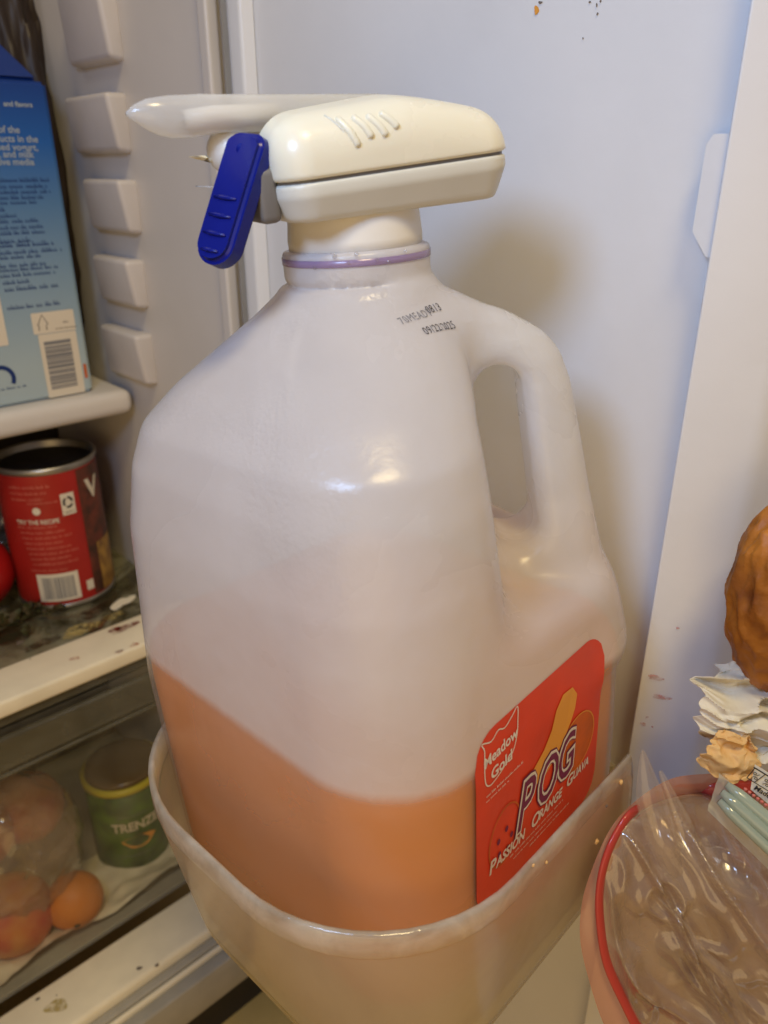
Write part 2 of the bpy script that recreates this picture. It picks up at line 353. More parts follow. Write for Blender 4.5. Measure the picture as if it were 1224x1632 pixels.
for o_ in (o, o2):
    o_.modifiers.new('n', 'EDGE_SPLIT').split_angle = radians(50)
obj('gasket', box(.100, .118, .1965, .212, -.395, .615, .003), M['grey_trim'], door)
# bin hook: chamfered tab on the jug side of the ridge
hk = mesh([(x, y, z) for x in (.0875, .0935) for y, z in ((-.0700, .280), (-.0650, .280), (-.0630, .277), (-.0628, .250), (-.0688, .2420), (-.0706, .2420))],
          [(0, 1, 2, 3, 4, 5), (11, 10, 9, 8, 7, 6)]+[(i, i+6, (i+1) % 6+6, (i+1) % 6) for i in range(6)])
obj('bin_hook', hk, M['liner'], door)
def splat(name, fn, cx, cy, r, m, parent, seed=0, asp=1.0, rot=0, n=18, lift=.0004):
    r_ = random.Random(seed); ph = [r_.uniform(0, 6.28) for _ in range(4)]; pts = []
    for i in range(n):
        a = 2*pi*i/n; q = r*(1+.22*sin(2*a+ph[0])+.14*sin(3*a+ph[1])+.08*sin(5*a+ph[2])); x, y = q*cos(a)*asp, q*sin(a)
        pts.append((cx+x*cos(rot)-y*sin(rot), cy+x*sin(rot)+y*cos(rot)))
    return obj(name, poly2d(pts, fn), m, parent)
wall = lambda u, v: (.0947, u, v)
for i, (px, py, r, asp, m) in enumerate([(855, 16, .0012, 1, 'amber_ink'), (861, 4, .0005, 1.5, 'grime'), (951, 8, .0006, .5, 'grime'), (940, 3, .0004, 1, 'grime'), (957, 2, .0005, .6, 'grime'), (952, 22, .0004, 1, 'grime'), (929, 61, .0003, 1, 'grime')]):
    p = dl_ = plane(px, py, DX, .0947); splat('stain', wall, p@DY, p[2], r, M[m], door, i, asp)
ridge_f = lambda u, v: (.0848+(-.0706-u)*.607, u, v)
for i, (px, py, r, asp) in enumerate([(1047, 1078, .0012, 2.4), (1053, 1112, .0013, 2.2), (1029, 1150, .0009, 1.2), (1040, 1158, .0004, 1), (1078, 1003, .0004, 2), (1034, 1140, .0006, .8)]):
    p = plane(px, py, DX, .0895); splat('stain', ridge_f, p@DY, p[2], r, M['stain_pink'], door, 20+i, asp)

# ---- refrigerator cabinet
fr = thing('refrigerator', 'open refrigerator compartment with ribbed right wall left of the jug', 'refrigerator', (0, 0, 0))
WX = .085
obj('side_wall', box(WX, WX+.04, .229, .80, -.36, .62, .004), M['liner_warm'], fr)
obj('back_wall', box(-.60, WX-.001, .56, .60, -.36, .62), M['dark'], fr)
obj('wall_corner_bead', box(WX-.004, WX+.004, .225, .2345, -.36, .62, .0018), M['liner_warm'], fr)
# rail ledges moulded in the side wall
rz = [(.376, .351), (.330, .293), (.283, .246), (.231, .196), (.178, .145)]
for i, (py0, py1) in enumerate([(-40, 106), (150, 247), (286, 372), (412, 488), (528, 606)]):
    xl, xr = [(78, 176), (92, 192), (121, 209), (138, 220), (152, 234)][i]
    z1 = plane((xl+xr)/2, py0, [1, 0, 0], WX-.012)[2]; z0 = plane((xl+xr)/2, py1, [1, 0, 0], WX-.012)[2]
    y0 = plane(xr, (py0+py1)/2, [1, 0, 0], WX-.006)[1]; y1 = plane(xl, (py0+py1)/2, [1, 0, 0], WX-.018)[1]
    def tp(bm, z0=z0, z1=z1):
        for v in bm.verts:
            if v.co.z < (z0+z1)/2 and v.co.x < WX-.01: v.co.x += .005; v.co.z += .002
            if v.co.y > (y0+y1)/2 and v.co.x < WX-.01: v.co.x += .002
    obj('rail_ledge', box(WX-.014, WX+.002, y0, y1, z0, z1, .0034, 4, tp), M['rib'], fr, True)
# upper shelf
obj('shelf', box(-.50, .0805, .372, .555, .094, .113, .007, 4), M['liner_warm'], fr, True)
# lower glass shelf with its cream front trim
obj('shelf_glass', box(-.50, WX-.001, .336, .555, -.068, -.062, .001), M['glass'], fr)
obj('shelf_trim', box(-.50, WX-.001, .297, .3395, -.0735, -.0605, .0025, 3), M['trim'], fr, True)
obj('trim_lip', box(-.50, WX-.001, .3005, .312, -.082, -.0737, .001), M['clear_band'], fr)
top = lambda u, v: (u, v, -.0600)
for i, (px, py, r, asp, rot, m) in enumerate([(119, 1049, .0024, 1.3, 0, 'spill_pink'), (190, 1038, .0022, 1.2, .1, 'spill_red'), (213, 1027, .003, .9, 1, 'spill_pink'), (48, 1050, .0006, 1, 0, 'grime'), (200, 1000, .004, 2.6, .25, 'spill_red'), (182, 1003, .0032, 1.4, .1, 'spill_red')]):
    p = plane(px, py, UP, -.0600); splat('stain', top, p[0], p[1], r, M[m], fr, 40+i, asp, rot)
topg = lambda u, v: (u, v, -.0614)
for i, (px, py, r, asp, rot, m) in enumerate([(67, 1025, .0062, 1.9, .1, 'spill_dark'), (130, 1003, .0085, 1.8, .3, 'spill_yellow'), (32, 1024, .0022, 1.5, 0, 'grime'), (150, 975, .008, 2.0, .5, 'spill_dark'), (195, 960, .006, 2, .5, 'napkin'), (180, 982, .005, 1.6, .3, 'spill_yellow'), (165, 990, .003, 3, .6, 'spill_red')]):
    p = plane(px, py, UP, -.0614); splat('spill', topg, p[0], p[1], r, M[m], fr, 60+i, asp, rot)
# crisper drawer: clear front with a moulded lip, floor, and a back coloured dark for the shade inside
obj('drawer_front', box(-.50, WX-.004, .300, .303, -.318, -.084, .001), M['clear'], fr)
obj('drawer_lip', box(-.50, WX-.004, .2940, .2995, -.114, -.087, .0022), M['clear_band'], fr)
obj('drawer_bead', box(-.50, WX-.004, .2915, .2945, -.1165, -.1135, .0012), M['clear_band'], fr)
obj('drawer_floor', box(-.50, WX-.004, .303, .54, -.326, -.321, .001), M['grey_trim'], fr)
hd = surface_nets(lambda X, Y, Z: rsq(X-.0, Y-.315, .030, .008, .008)+np.abs(Z+.145)*.9-.008, (-.045, .30, -.17), (.045, .335, -.12), .0015)
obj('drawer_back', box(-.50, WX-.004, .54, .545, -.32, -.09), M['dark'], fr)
# sill under the drawer, in three steps
obj('sill', box(-.55, .0845, .236, .2815, -.330, -.3100, .004, 3), M['trim'], fr, True)
obj('sill_step', box(-.55, .0845, .228, .2357, -.345, -.3185, .002, 3), M['grey_trim'], fr, True)
obj('sill_bead', box(-.55, .0845, .2235, .2275, -.352, -.3205, .0015, 3), M['trim'], fr, True)
obj('sill_front', box(-.55, .0845, .212, .2232, -.362, -.324, .002), M['grey_trim'], fr, True)
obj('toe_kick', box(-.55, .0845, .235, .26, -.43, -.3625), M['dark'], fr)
sl = lambda u, v: (u, v, -.3095)
for i, (px, py, r, asp) in enumerate([(60, 1592, .0014, 1), (222, 1543, .0016, 1.3), (90, 1586, .0008, .6), (90, 1603, .006, 1.2), (250, 1538, .001, 2)]):
    p = plane(px, py, UP, -.3095); splat('stain', sl, p[0], p[1], r, M['spill_yellow' if r > .004 else 'grime'], fr, 80+i, asp)

# ================================================================== THINGS ON THE LEFT
# carton
CX1, CY0, CZ0 = .0555, .386, .1135
ct = thing('drink_carton', 'blue milk carton with fine print and barcode on the upper shelf', 'carton', (CX1-.0475, CY0, CZ0))
b = mesh([(-.0475, 0, 0), (.0475, 0, 0), (.0475, .095, 0), (-.0475, .095, 0), (-.0475, 0, .208), (.0475, 0, .208), (.0475, .095, .208), (-.0475, .095, .208)],
         [(0, 1, 5, 4), (1, 2, 6, 5), (2, 3, 7, 6), (3, 0, 4, 7), (0, 3, 2, 1), (4, 5, 6, 7)])
bm = bmesh.new(); bm.from_mesh(b); bmesh.ops.bevel(bm, geom=bm.edges[:], offset=.0022, segments=3, affect='EDGES'); bm.to_mesh(b); bm.free()
obj('body', b, M['carton'], ct)
g = mesh([(-.0455, .002, .2085), (.0455, .002, .2085), (.0455, .093, .2085), (-.0455, .093, .2085), (-.046, .044, .244), (.028, .044, .244), (.028, .051, .244), (-.046, .051, .244), (-.046, .044, .262), (.028, .044, .262), (.028, .051, .262), (-.046, .051, .262)],
         [(0, 1, 5, 4), (1, 2, 6, 5), (2, 3, 7, 6), (3, 0, 4, 7), (4, 5, 9, 8), (5, 6, 10, 9), (6, 7, 11, 10), (7, 4, 8, 11), (8, 9, 10, 11), (0, 3, 2, 1)])
bm = bmesh.new(); bm.from_mesh(g); bmesh.ops.bevel(bm, geom=bm.edges[:], offset=.003, segments=3, affect='EDGES'); bm.to_mesh(g); bm.free()
obj('gable_top', g, M['carton_gable'], ct)
cf = lambda lift=.0003: (lambda u, v: (u, -lift, v))
def cpx(px, py):
    p = plane(px, py, [0, 1, 0], CY0); return p[0]-(CX1-.0475), p[2]-CZ0
words = [('and flavors', 62, 176, 41, 0), ('of the', 31, 203, 0, 0), ('ducts in the', 60, 229, 0, 0), ('based yogurt,', 62, 247, 0, 0), ('er, and milk', 52, 258, 0, 0), ('active media', 54, 268, 0, 0)]
ms = []
for s_, px, py in (('and flavors', 52, 171), ('of the', 32, 212), ('ducts in the', 61, 227), ('ased yogurt,', 61, 240), ('er, and milk', 54, 251), ('active media', 55, 263)):
    u, v = cpx(px, py); ms.append(place2d(glyphs(s_, .0058 if px != 52 else .0042, .00012, align='RIGHT'), cf(), u, v))
M['pale_ink'] = mat('pale blue ink', (.30, .36, .44), .5)
obj('lettering', join(ms), M['pale_ink'], ct)
ms = []
for i, (px0, px1, py) in enumerate([(0, 82, 286), (0, 75, 296), (0, 82, 305), (0, 70, 314), (0, 60, 322), (0, 8, 333), (0, 30, 343), (0, 62, 352), (0, 73, 362), (0, 72, 371), (0, 50, 384), (0, 88, 391), (0, 100, 402), (0, 67, 410), (0, 74, 423), (0, 94, 430), (0, 90, 439), (5, 49, 450), (8, 94, 461)]):
    u0, v0 = cpx(px0, py+4); u1, _ = cpx(px1, py+4); ms.append(scribble(u0, v0, u1-u0, .0028 if i not in (10, 11, 18) else .0034, cf(), i))
u0, v0 = cpx(12, 494); u1, _ = cpx(99, 484); ms.append(scribble(u0, v0, u1-u0, .003, cf(), 77))
obj('fine_print', join(ms), M['carton_blue'], ct)
def panel2d(name, x0, x1, y0, y1, r, fn, m, parent): return obj(name, poly2d(rrect2d(x0, x1, y0, y1, r), fn), m, parent)
u0, v1 = cpx(48, 500); u1, v0 = cpx(121, 525); panel2d('print_panel', u0, u1, v0, v1, .001, cf(), M['cream_ink'], ct)
obj('tree_mark', join([stroke2d([(u0+.004, v0+.0025), (u0+.0045, v0+.006), (u0+.0035, v0+.006), (u0+.0075, v1-.0015), (u0+.011, v0+.006), (u0+.0095, v0+.006), (u0+.0095, v0+.0025)], .0007, cf(.0005)), scribble(u0+.0155, v0+.002, .016, .0012, cf(.0005), 3), scribble(u0+.022, v0+.006, .004, .0014, cf(.0005), 5)]), M['grime'], ct)
u0, v1 = cpx(60, 534); u1, v0 = cpx(136, 624); panel2d('barcode_panel', u0, u1, v0, v1, .0008, cf(), M['cream_ink'], ct)
ms = []; r_ = random.Random(4); v = v0+.006
while v < v1-.006:
    t = r_.choice([.0010, .0016, .0026]); ms.append(poly2d([(u0+.003, v), (u1-.005, v), (u1-.005, v+t), (u0+.003, v+t)], cf(.0005))); v += t+r_.choice([.0004, .0006, .0009])
obj('barcode', join(ms), M['grey_ink'], ct)
u0, v1 = cpx(-30, 470); u1, v0 = cpx(14, 550); panel2d('print_panel', u0, u1, v0, v1, .001, cf(), M['cream_ink'], ct)
u, v = cpx(2, 605); a = [(u+.0085*cos(t), v+.0085*sin(t)) for t in np.linspace(-.5, 2.6, 16)]
obj('round_mark', stroke2d(a, .0030, cf()), M['carton_blue'], ct)
u0, v0 = cpx(-20, 640); obj('mark_print', scribble(u0, v0+.006, .028, .002, cf(), 31), M['carton_blue'], ct)
u0, v1 = cpx(132, 580); u1, v0 = cpx(140, 602); panel2d('orange_patch', u0, u1, v0, v1, .0006, cf(), M['orange_ink'], ct)

# red can
can = thing('tin_can', 'open red tin can with dark inside on the stained glass shelf', 'can', (.022, .424, -.0615), (0, 0, radians(-3)))
R = .0385; Hc = .122
cp = []
for z in np.linspace(.004, Hc-.004, 30): cp.append((R, z))
obj('wall', lathe([(R-.0005, .001), (R+.0006, .0), (R+.0008, .003)]+[(R-.0002, .0045)], 64), M['tin'], can, True)
obj('label', lathe([(R, .0048), (R, Hc-.005)], 96), M['can_red'], can, True)
obj('rim', lathe([(R, Hc-.0049), (R+.0011, Hc-.003), (R+.0011, Hc), (R-.0005, Hc+.0006), (R-.0015, Hc-.001), (R-.0018, .02)], 64), M['tin'], can, True)
obj('inside_fill', lathe([(R-.0019, .116), (R-.0025, .106), (.012, .103), (0.0005, .104)], 48, True), M['can_dark'], can, True)  # near-black surface set high so the can is dark inside
def cyl(r, a0=0): return lambda u, v: (r*sin(u/r+a0), -r*cos(u/r+a0), v)
A0 = math.atan2((CAM[0]-.022), -(CAM[1]-.424))+radians(3)     # angle of the side that faces the camera
cc = lambda lift: (lambda u, v: ((R+lift)*sin(u/R+A0), -(R+lift)*cos(u/R+A0), v))
def cpatch(name, u0, u1, v0, v1, m, lift=.0003):
    n = max(2, int((u1-u0)/.003)); vs = []; fs = []
    for i in range(n+1):
        u = u0+(u1-u0)*i/n; vs += [cc(lift)(u, v0), cc(lift)(u, v1)]
    for i in range(n): fs.append((2*i, 2*i+2, 2*i+3, 2*i+1))
    return obj(name, mesh(vs, fs), m, can, True)
cpatch('picture_panel', .021, .062, .006, .116, M['can_brown'])
cpatch('picture', .030, .062, .006, .050, M['can_yellow'], .0005)
cpatch('barcode_panel', -.023, .009, .008, .033, M['cream_ink'])
ms = []; u = -.019
while u < .005:
    t = r_.choice([.0005, .0008, .0013]); ms.append(mesh([cc(.0006)(u, .0105), cc(.0006)(u+t, .0105), cc(.0006)(u+t, .030), cc(.0006)(u, .030)], [(0, 1, 2, 3)])); u += t+r_.choice([.0004, .0007])
obj('barcode', join(ms), M['grey_ink'], can)
cpatch('small_mark_panel', .0145, .0205, .012, .021, M['cream_ink'], .0004)
cpatch('recycling_panel', .006, .0165, .082, .100, M['cream_ink'])
obj('recycling_mark', join([stroke2d([(.0112+.0032*cos(t), .0925+.0040*sin(t)) for t in np.linspace(a, a+1.6, 6)], .0017, cc(.0006)) for a in (0, 2.1, 4.2)]+[scribble(.0075, .084, .008, .0014, cc(.0006), 2)]), M['black_ink'], can)
obj('fine_print', join([scribble(-.030+.001*i, .074-.0046*i, .030 + (i % 3)*.004, .0021, cc(.0005), i+50) for i in range(8)]+[scribble(-.026, .036, .028, .0018, cc(.0005), 9), scribble(-.018, .0945, .022, .0018, cc(.0005), 90)]+[scribble(-.031, .1075-.005*i, .031-i*.003, .0024, cc(.0005), i+70) for i in range(3)]), M['pink_ink'], can)
obj('lettering', place2d(glyphs('TRY THE RECIPE', .0050, .0001, sx=.90), cc(.0006), -.030, .0775), M['cream_ink'], can); obj('lettering', place2d(glyphs('V', .022, .0009), cc(.0008), .0285, .090), M['cream_ink'], can)
obj('lettering_mark', poly2d([(-.0125+.003*cos(t), .0885+.0032*sin(t)) for t in np.linspace(0, 6.1, 14)], cc(.0006)), M['cream_ink'], can)

# tomato beside the can, herbs and crinkled film
def lump(c, r, amp, freq, res=3, sc=(1, 1, 1), seed=0, ridged=False):
    bm = bmesh.new(); bmesh.ops.create_icosphere(bm, subdivisions=res, radius=1)
    for v in bm.verts:
        p = v.co.copy(); q = p*freq+Vector((seed*7.1, seed*3.3, seed*1.7))
        n = noise.noise(q)+.5*noise.noise(q*2.3)
        if ridged: n = (1-2*abs(noise.noise(q)))*.7+(1-2*abs(noise.noise(q*2.1)))*.4-.5
        v.co = Vector(c)+Vector((p.x*sc[0], p.y*sc[1], p.z*sc[2]))*r*(1+amp*n)
    me = bpy.data.meshes.new('lump'); bm.to_mesh(me); bm.free(); return me
def lump_thing(name, label, cat, loc, m, group=None, **k):
    o = obj(name, lump((0, 0, 0), **k), m, smooth=True); o.location = loc; return tag(o, label, cat, group)
tm = thing('tomato', 'dark red tomato left of the red can', 'tomato', (-.047, .440, -.0615))
obj('flesh', lump((0, 0, .033), .034, .03, 1.5, 3, (1, 1, .95)), M['tomato'], tm, True)
obj('stem_scar', lathe([(.0005, .0655), (.004, .0655), (.006, .0640)], 10, True), M['leaf'], tm)
# wilted herb sprigs
def leafm(L_, W_, curl, seed):
    r_ = random.Random(seed); vs = []; fs = []; n = 7
    for i in range(n+1):
        t = i/n; wd = W_*sin(pi*min(t*1.05, 1))**.7*(1+.3*sin(i*2.4)); z = curl*sin(t*2.2)
        vs += [(t*L_, -wd, z+.002*r_.random()), (t*L_, 0, z-.001), (t*L_, wd, z+.002*r_.random())]
    for i in range(n): fs += [(3*i, 3*i+3, 3*i+4, 3*i+1), (3*i+1, 3*i+4, 3*i+5, 3*i+2)]
    return mesh(vs, fs)
herb = thing('wilted_herb', 'wilted dark green herb sprig lying in front of the tomato', 'herbs', (-.038, .385, -.0610))
obj('stalk', tube([(-.02, .0, .002), (0, .004, .004), (.025, .01, .002), (.04, .02, .003)], .0011, 8), M['leaf'], herb, True)
for i in range(22):
    o_ = obj('leaf', leafm(random.uniform(.008, .016), random.uniform(.0025, .005), random.uniform(.001, .005), i), M['leaf'], herb)
    o_.location = (random.uniform(-.025, .038), random.uniform(-.008, .024), .002+random.random()*.004); o_.rotation_euler = (random.uniform(-.4, .4), random.uniform(-.3, .2), random.uniform(0, 6.28))
def sheet(w_, h_, nx, ny, fn):
    vs = [fn(i/nx, j/ny) for j in range(ny+1) for i in range(nx+1)]
    fs = [(j*(nx+1)+i, j*(nx+1)+i+1, (j+1)*(nx+1)+i+1, (j+1)*(nx+1)+i) for j in range(ny) for i in range(nx)]
    return mesh(vs, fs)
def rid(p, f, s=0):
    q = Vector(p)*f+Vector((s*5.3, s*2.1, s*9.7)); return (1-2*abs(noise.noise(q)))+.5*(1-2*abs(noise.noise(q*2.2)))
o = obj('crinkled_bag', lump((0, 0, 0), .05, .35, 3.0, 5, (1.5, .6, 1.0), 4, True), M['bag'], smooth=True); o.location = (.0, .505, -.012)
tag(o, 'crinkled clear plastic bag behind the red can', 'bag')
o = obj('dark_brown_mass', lump((0, 0, 0), .05, .25, 2.5, 5, (.55, .6, 3.2), 8, True), M['brown_film'], smooth=True); o.location = (.066, .470, .27)  # dark mass filling the gap between carton and side wall
tag(o, 'dark brown crumpled mass standing behind the blue carton', 'bag')

# ---- inside the drawer
FZ = -.3205
gc = thing('green_can', 'green labelled canister with yellow rim inside the clear drawer', 'canister', (.022, .372, FZ), (0, 0, 0))
GR, GH = .0345, .090
obj('label', lathe([(GR-.002, 0), (GR, .002), (GR, GH)], 64, True), M['green_label'], gc, True)
obj('rim', lathe([(GR, GH+.0002), (GR+.0015, GH+.001), (GR+.0015, GH+.006), (GR-.002, GH+.0065)], 64), M['yellow_rim'], gc, True)
obj('lid', lathe([(GR-.0022, GH+.006), (GR-.003, GH+.010), (GR-.006, GH+.011), (.0005, GH+.0105)], 64, True), M['brown_lid'], gc, True)
A1 = math.atan2(CAM[0]-.022, -(CAM[1]-.372))
gl = lambda lift: (lambda u, v: ((GR+lift)*sin(u/GR+A1), -(GR+lift)*cos(u/GR+A1), v))
obj('lettering', place2d(glyphs('TRENZEL', .0135, .0004, align='CENTER', sx=.85), gl(.0006), .006, GH-.040), M['cream_ink'], gc)
obj('picture', join([place2d(([(x*.014*(1+.2*sin(3*t)), y*.007) for t, x, y in [(t, cos(t), sin(t)) for t in np.linspace(0, 6, 16)]], [tuple(range(16))]), gl(.0005), .004+.004*k, GH-.054+.002*k) for k in (0,)]), M['amber_ink'], gc)
obj('fine_print', scribble(-.016, GH-.070, .034, .002, gl(.0005), 6), M['grey_ink'], gc); obj('fine_print', scribble(-.012, GH-.024, .03, .0025, gl(.0005), 8), M['grey_ink'], gc)
fruit = 'apples bagged in the clear drawer'
for i, (x, y, z, r, lab) in enumerate([(-.096, .345, .030, .034, 'red and yellow bagged apple low at the left edge of the clear drawer'), (-.060, .385, .092, .032, 'upper right bagged apple nearest the green canister'), (-.105, .375, .098, .033, 'upper left bagged apple in the clear drawer')]):
    a = thing('apple', lab, 'apple', (x, y, FZ+z), (.3*i, .5, i), fruit)
    obj('flesh', lump((0, 0, 0), r, .05, 1.3, 3, (1, 1, .92), i), M['apple'], a, True)
    obj('stem', tube([(0, 0, r*.84), (.001, 0, r*1.02), (.003, 0, r*1.15)], .0009, 6), M['leaf'], a)
bgm = lump((0, 0, 0), .07, .09, 2.6, 5, (.80, .72, 1.0), 2, True)
o = obj('produce_bag', bgm, M['bag'], smooth=True); o.location = (-.082, .366, FZ+.074); tag(o, 'clear wrinkled produce bag holding the apples in the drawer', 'bag')
orr = thing('orange', 'single orange on white paper low in the clear drawer', 'orange', (-.052, .328, FZ+.0245), (radians(105), 0, radians(-20)))
obj('peel', lump((0, 0, 0), .0235, .02, 1.5, 4, (1, 1, .95)), M['orange'], orr, True)
obj('stem_end', lathe([(.0004, .0232), (.002, .0232), (.0028, .0224)], 10, True), M['leaf'], orr)
def np_fn(u, v):
    x = -.15+u*.225; y = .308+v*.075; z = FZ+.001+.006*max(0, rid((x, y, 0), 28, 3))*(1-.5*v)
    return (x, y, z+.010*max(0, 1-v*3)*(.6+.4*sin(x*60)))
o = obj('paper_towel', sheet(1, 1, 70, 24, np_fn), M['napkin'], smooth=True); tag(o, 'creased white paper towel lining the bottom of the drawer', 'paper towel')

# ================================================================== DOOR BIN (frosted tray)
bn = thing('door_bin', 'frosted clear plastic door bin holding the jug', 'bin', (0, 0, 0), (0, 0, DR))
def bin_ring(t, inset=0, z=0):       # t: 0 bottom .. 1 rim
    x0 = -.0840-.0120*t+inset; x1 = .0930-inset*.2; y0 = -.0860-.0035*t+inset; y1 = .060+.005*t-inset; r = .050+.010*t-inset*.6
    out = []
    def drop(x, z_): k = min(1, max(0, (x-.040)/.014)); k = k*k*(3-2*k); return z_*(1-.82*k) if z_ > 0 else z_
    for q, (cx, cy, a0, rr) in enumerate(((x1-.004, y1-.004, 0, .004), (x0+r, y1-r, 90, r), (x0+r, y0+r, 180, r), (x1-.004, y0+.004, 270, .004))):
        for k in range(13):
            a = radians(a0+90*k/12); x = cx+rr*cos(a); out.append((x, cy+rr*sin(a), drop(x, z)))
        if q == 0: out += [(x, y1, drop(x, z)) for x in (.056, .052, .048, .044, .040)]
        if q == 2: out += [(x, y0, drop(x, z)) for x in (.040, .044, .048, .052, .056)]
    return out
NR = 62
def rings(levels):
    n = NR; vs = [p for l in levels for p in l]; fs = []
    for j in range(len(levels)-1):
        for i in range(n): fs.append((j*n+i, j*n+(i+1) % n, (j+1)*n+(i+1) % n, (j+1)*n+i))
    return vs, fs
lv = [bin_ring(-.3, .010, -.014), bin_ring(-.05, .001, -.008), bin_ring(0, 0, 0)]+[bin_ring(t, 0, .058*t) for t in (.25, .5, .75, 1)]
inn = [bin_ring(t, .0022, .058*t) for t in (1, .75, .5, .25, .05)]+[bin_ring(-.05, .004, -.004)]
vs, fs = rings(lv); wallm = mesh(vs, fs+[tuple(range(NR))[::-1]]); 
obj('bin_wall', wallm, M['bin'], bn, True)
vs, fs = rings(inn); obj('bin_liner', mesh(vs, fs+[tuple((len(inn)-1)*NR+i for i in range(NR))]), M['bin'], bn, True)
def rimz(l, x, y): return l
vs, fs = rings([bin_ring(1, 0, .0582), bin_ring(1, -.0005, .0600), bin_ring(1, -.0006, .0676), bin_ring(1, .0003, .0686), bin_ring(1, .0013, .0684), bin_ring(1, .0018, .0582)])
obj('rim', mesh(vs, fs), M['rim'], bn, True)
# crumbs and dried drips on the bin
for i, (px, py, r, asp, mm) in enumerate([(610, 1493, .0012, 2.6, 'amber_wrap'), (686, 1494, .0009, 2.6, 'amber_wrap')]):
    p = at(px, py, 0.16)
for i, (px, py) in enumerate([(951, 1341), (871, 1374), (850, 1379), (990, 1247), (967, 1285)]):
    p = plane(px, py, DY, -.0905); q = (p@DX, p@DY, p[2])
    o_ = obj('crumb', lump(q, .0010 if i in (0, 3) else .0006, .5, 2, 2, (1, .6, 1), i), M['cream_paper'] if i != 4 else M['grime'], bn)

# ================================================================== JUG
LEAN = radians(3.6)
jug_rot = (Matrix.Rotation(-LEAN, 3, Vector(HD)) @ Matrix.Rotation(DR, 3, 'Z')).to_euler()
JO = RT*.0065 + UP*.0
jug = thing('plastic_jug', 'big milky plastic jug with a loop handle and red label', 'jug', JO, jug_rot)
S2 = math.sqrt(.5)
ZK = [-.01, 0, .004, .012, .02, .10, .16, .182, .196, .207, .2176, .228, .236, .26]
RE = [.083, .083, .087, .0905, .0920, .0930, .0880, .0832, .0772, .0650, .0500, .0350, .0252, .0252]
RC = [.033, .033, .033, .033, .033, .034, .034, .034, .035, .035, .033, .028, .0252, .0252]
_z = np.arange(-.02, .28, .0005); _k = np.exp(-.5*(np.arange(-14, 15)/2.6)**2); _k /= _k.sum()
_re = np.convolve(np.pad(np.interp(_z, ZK, RE), 14, 'edge'), _k, 'valid'); _rc = np.convolve(np.pad(np.interp(_z, ZK, RC), 14, 'edge'), _k, 'valid')
_sl = np.convolve(np.pad(np.interp(_z, [0, .18, .195, .235, .24], [1, 1, .72, .72, 1]), 14, 'edge'), _k, 'valid')
_ou = np.interp(_z, [.06, .104, .120, .140, .158, .180, .200, .2105, .217, .2245, .232, .240], [.0960, .0915, .0875, .0825, .0785, .0742, .0700, .0660, .0605, .0480, .0258, .0200])
_ou = np.convolve(np.pad(_ou, 14, 'edge'), _k, 'valid'); _of = 1/np.sqrt(1+np.gradient(_ou, _z)**2)
def jug_f(X, Y, Z):
    re = np.interp(Z, _z, _re); rc = np.interp(Z, _z, _rc)
    a = (re-rc)*.7071+rc; f = rsq(X, Y, a, rc)
    f = f*np.interp(Z, _z, _sl)
    f = smax(f, -Z, .010); f = np.maximum(f, Z-.2372)
    lat = (X-Y)*S2; dep = (X+Y)*S2
    c = .0325+(.21-Z)*.09
    z0 = .130+.10*np.abs(dep)-.12*(lat-.05)
    cut = smax(smax(c-lat, z0-Z, .014), Z-.30, .006)
    f = smax(f, -cut, .010)
    oz = np.interp(Z, _z, _ou); of = np.interp(Z, _z, _of); side = (lat-oz)*of
    f = smax(f, side, .010)
    web = smax(smax((lat+dep*dep*13-oz)*of, np.abs(dep)-.0140-.010*np.clip((.16-Z)/.05, 0, 1), .014), smax(-.002-lat, .10-Z, .004), .004)
    f = smin(f, web, .012)
    sl_ = (.0495-.0438)/(.151-.1995); zc = np.clip(Z, .151, .1995); hx = .0495+(zc-.151)*sl_
    hole = np.sqrt((lat-hx)**2+(Z-zc)**2)-.0086
    f = smax(f, -hole, .007)
    # neck with flange
    rr = np.sqrt(X*X+Y*Y)
    neck = np.maximum(rr-np.where((Z > .2385) & (Z < .2475), .0236, .0222), np.maximum(Z-.2478, .21-Z))
    f = np.minimum(f, neck)
    return f
JH = .00135
nt = M['hdpe'].node_tree; N_, L_ = nt.nodes, nt.links; gm = N_.new('ShaderNodeNewGeometry'); sx_ = N_.new('ShaderNodeSeparateXYZ'); L_.new(gm.outputs['Position'], sx_.inputs[0])
wet = N_.new('ShaderNodeValToRGB'); mrw = N_.new('ShaderNodeMapRange'); mrw.inputs['From Min'].default_value = 0; mrw.inputs['From Max'].default_value = .25
nz = N_.new('ShaderNodeTexNoise'); nz.inputs['Scale'].default_value = 30; ad = N_.new('ShaderNodeMath'); ad.operation = 'MULTIPLY_ADD'; ad.inputs[1].default_value = .0012
L_.new(nz.outputs['Fac'], ad.inputs[0]); L_.new(sx_.outputs['Z'], ad.inputs[2]); L_.new(ad.outputs[0], mrw.inputs['Value']); L_.new(mrw.outputs[0], wet.inputs['Fac'])
LEVEL = .1050; lf_ = (LEVEL+.0006)/.25; we = wet.color_ramp.elements           # share of milky plastic: the wall wetted by juice shows it, dry wall stays cloudy
we[0].position = lf_-.006; we[0].color = (.19,)*3+(1,); we[1].position = lf_+.010; we[1].color = (.76,)*3+(1,); w3 = we.new(min(.99, lf_+.35)); w3.color = (.84,)*3+(1,)
mxn = [n for n in N_ if n.type == 'MIX_SHADER'][1]; old = [l for l in L_ if l.to_socket == mxn.inputs[0]][0].from_socket
sb = N_.new('ShaderNodeMath'); sb.operation = 'SUBTRACT'; L_.new(old, sb.inputs[0]); sb.inputs[1].default_value = .50
ad2 = N_.new('ShaderNodeMath'); ad2.operation = 'ADD'; ad2.use_clamp = True; L_.new(sb.outputs[0], ad2.inputs[0]); L_.new(wet.outputs[0], ad2.inputs[1]); L_.new(ad2.outputs[0], mxn.inputs[0])
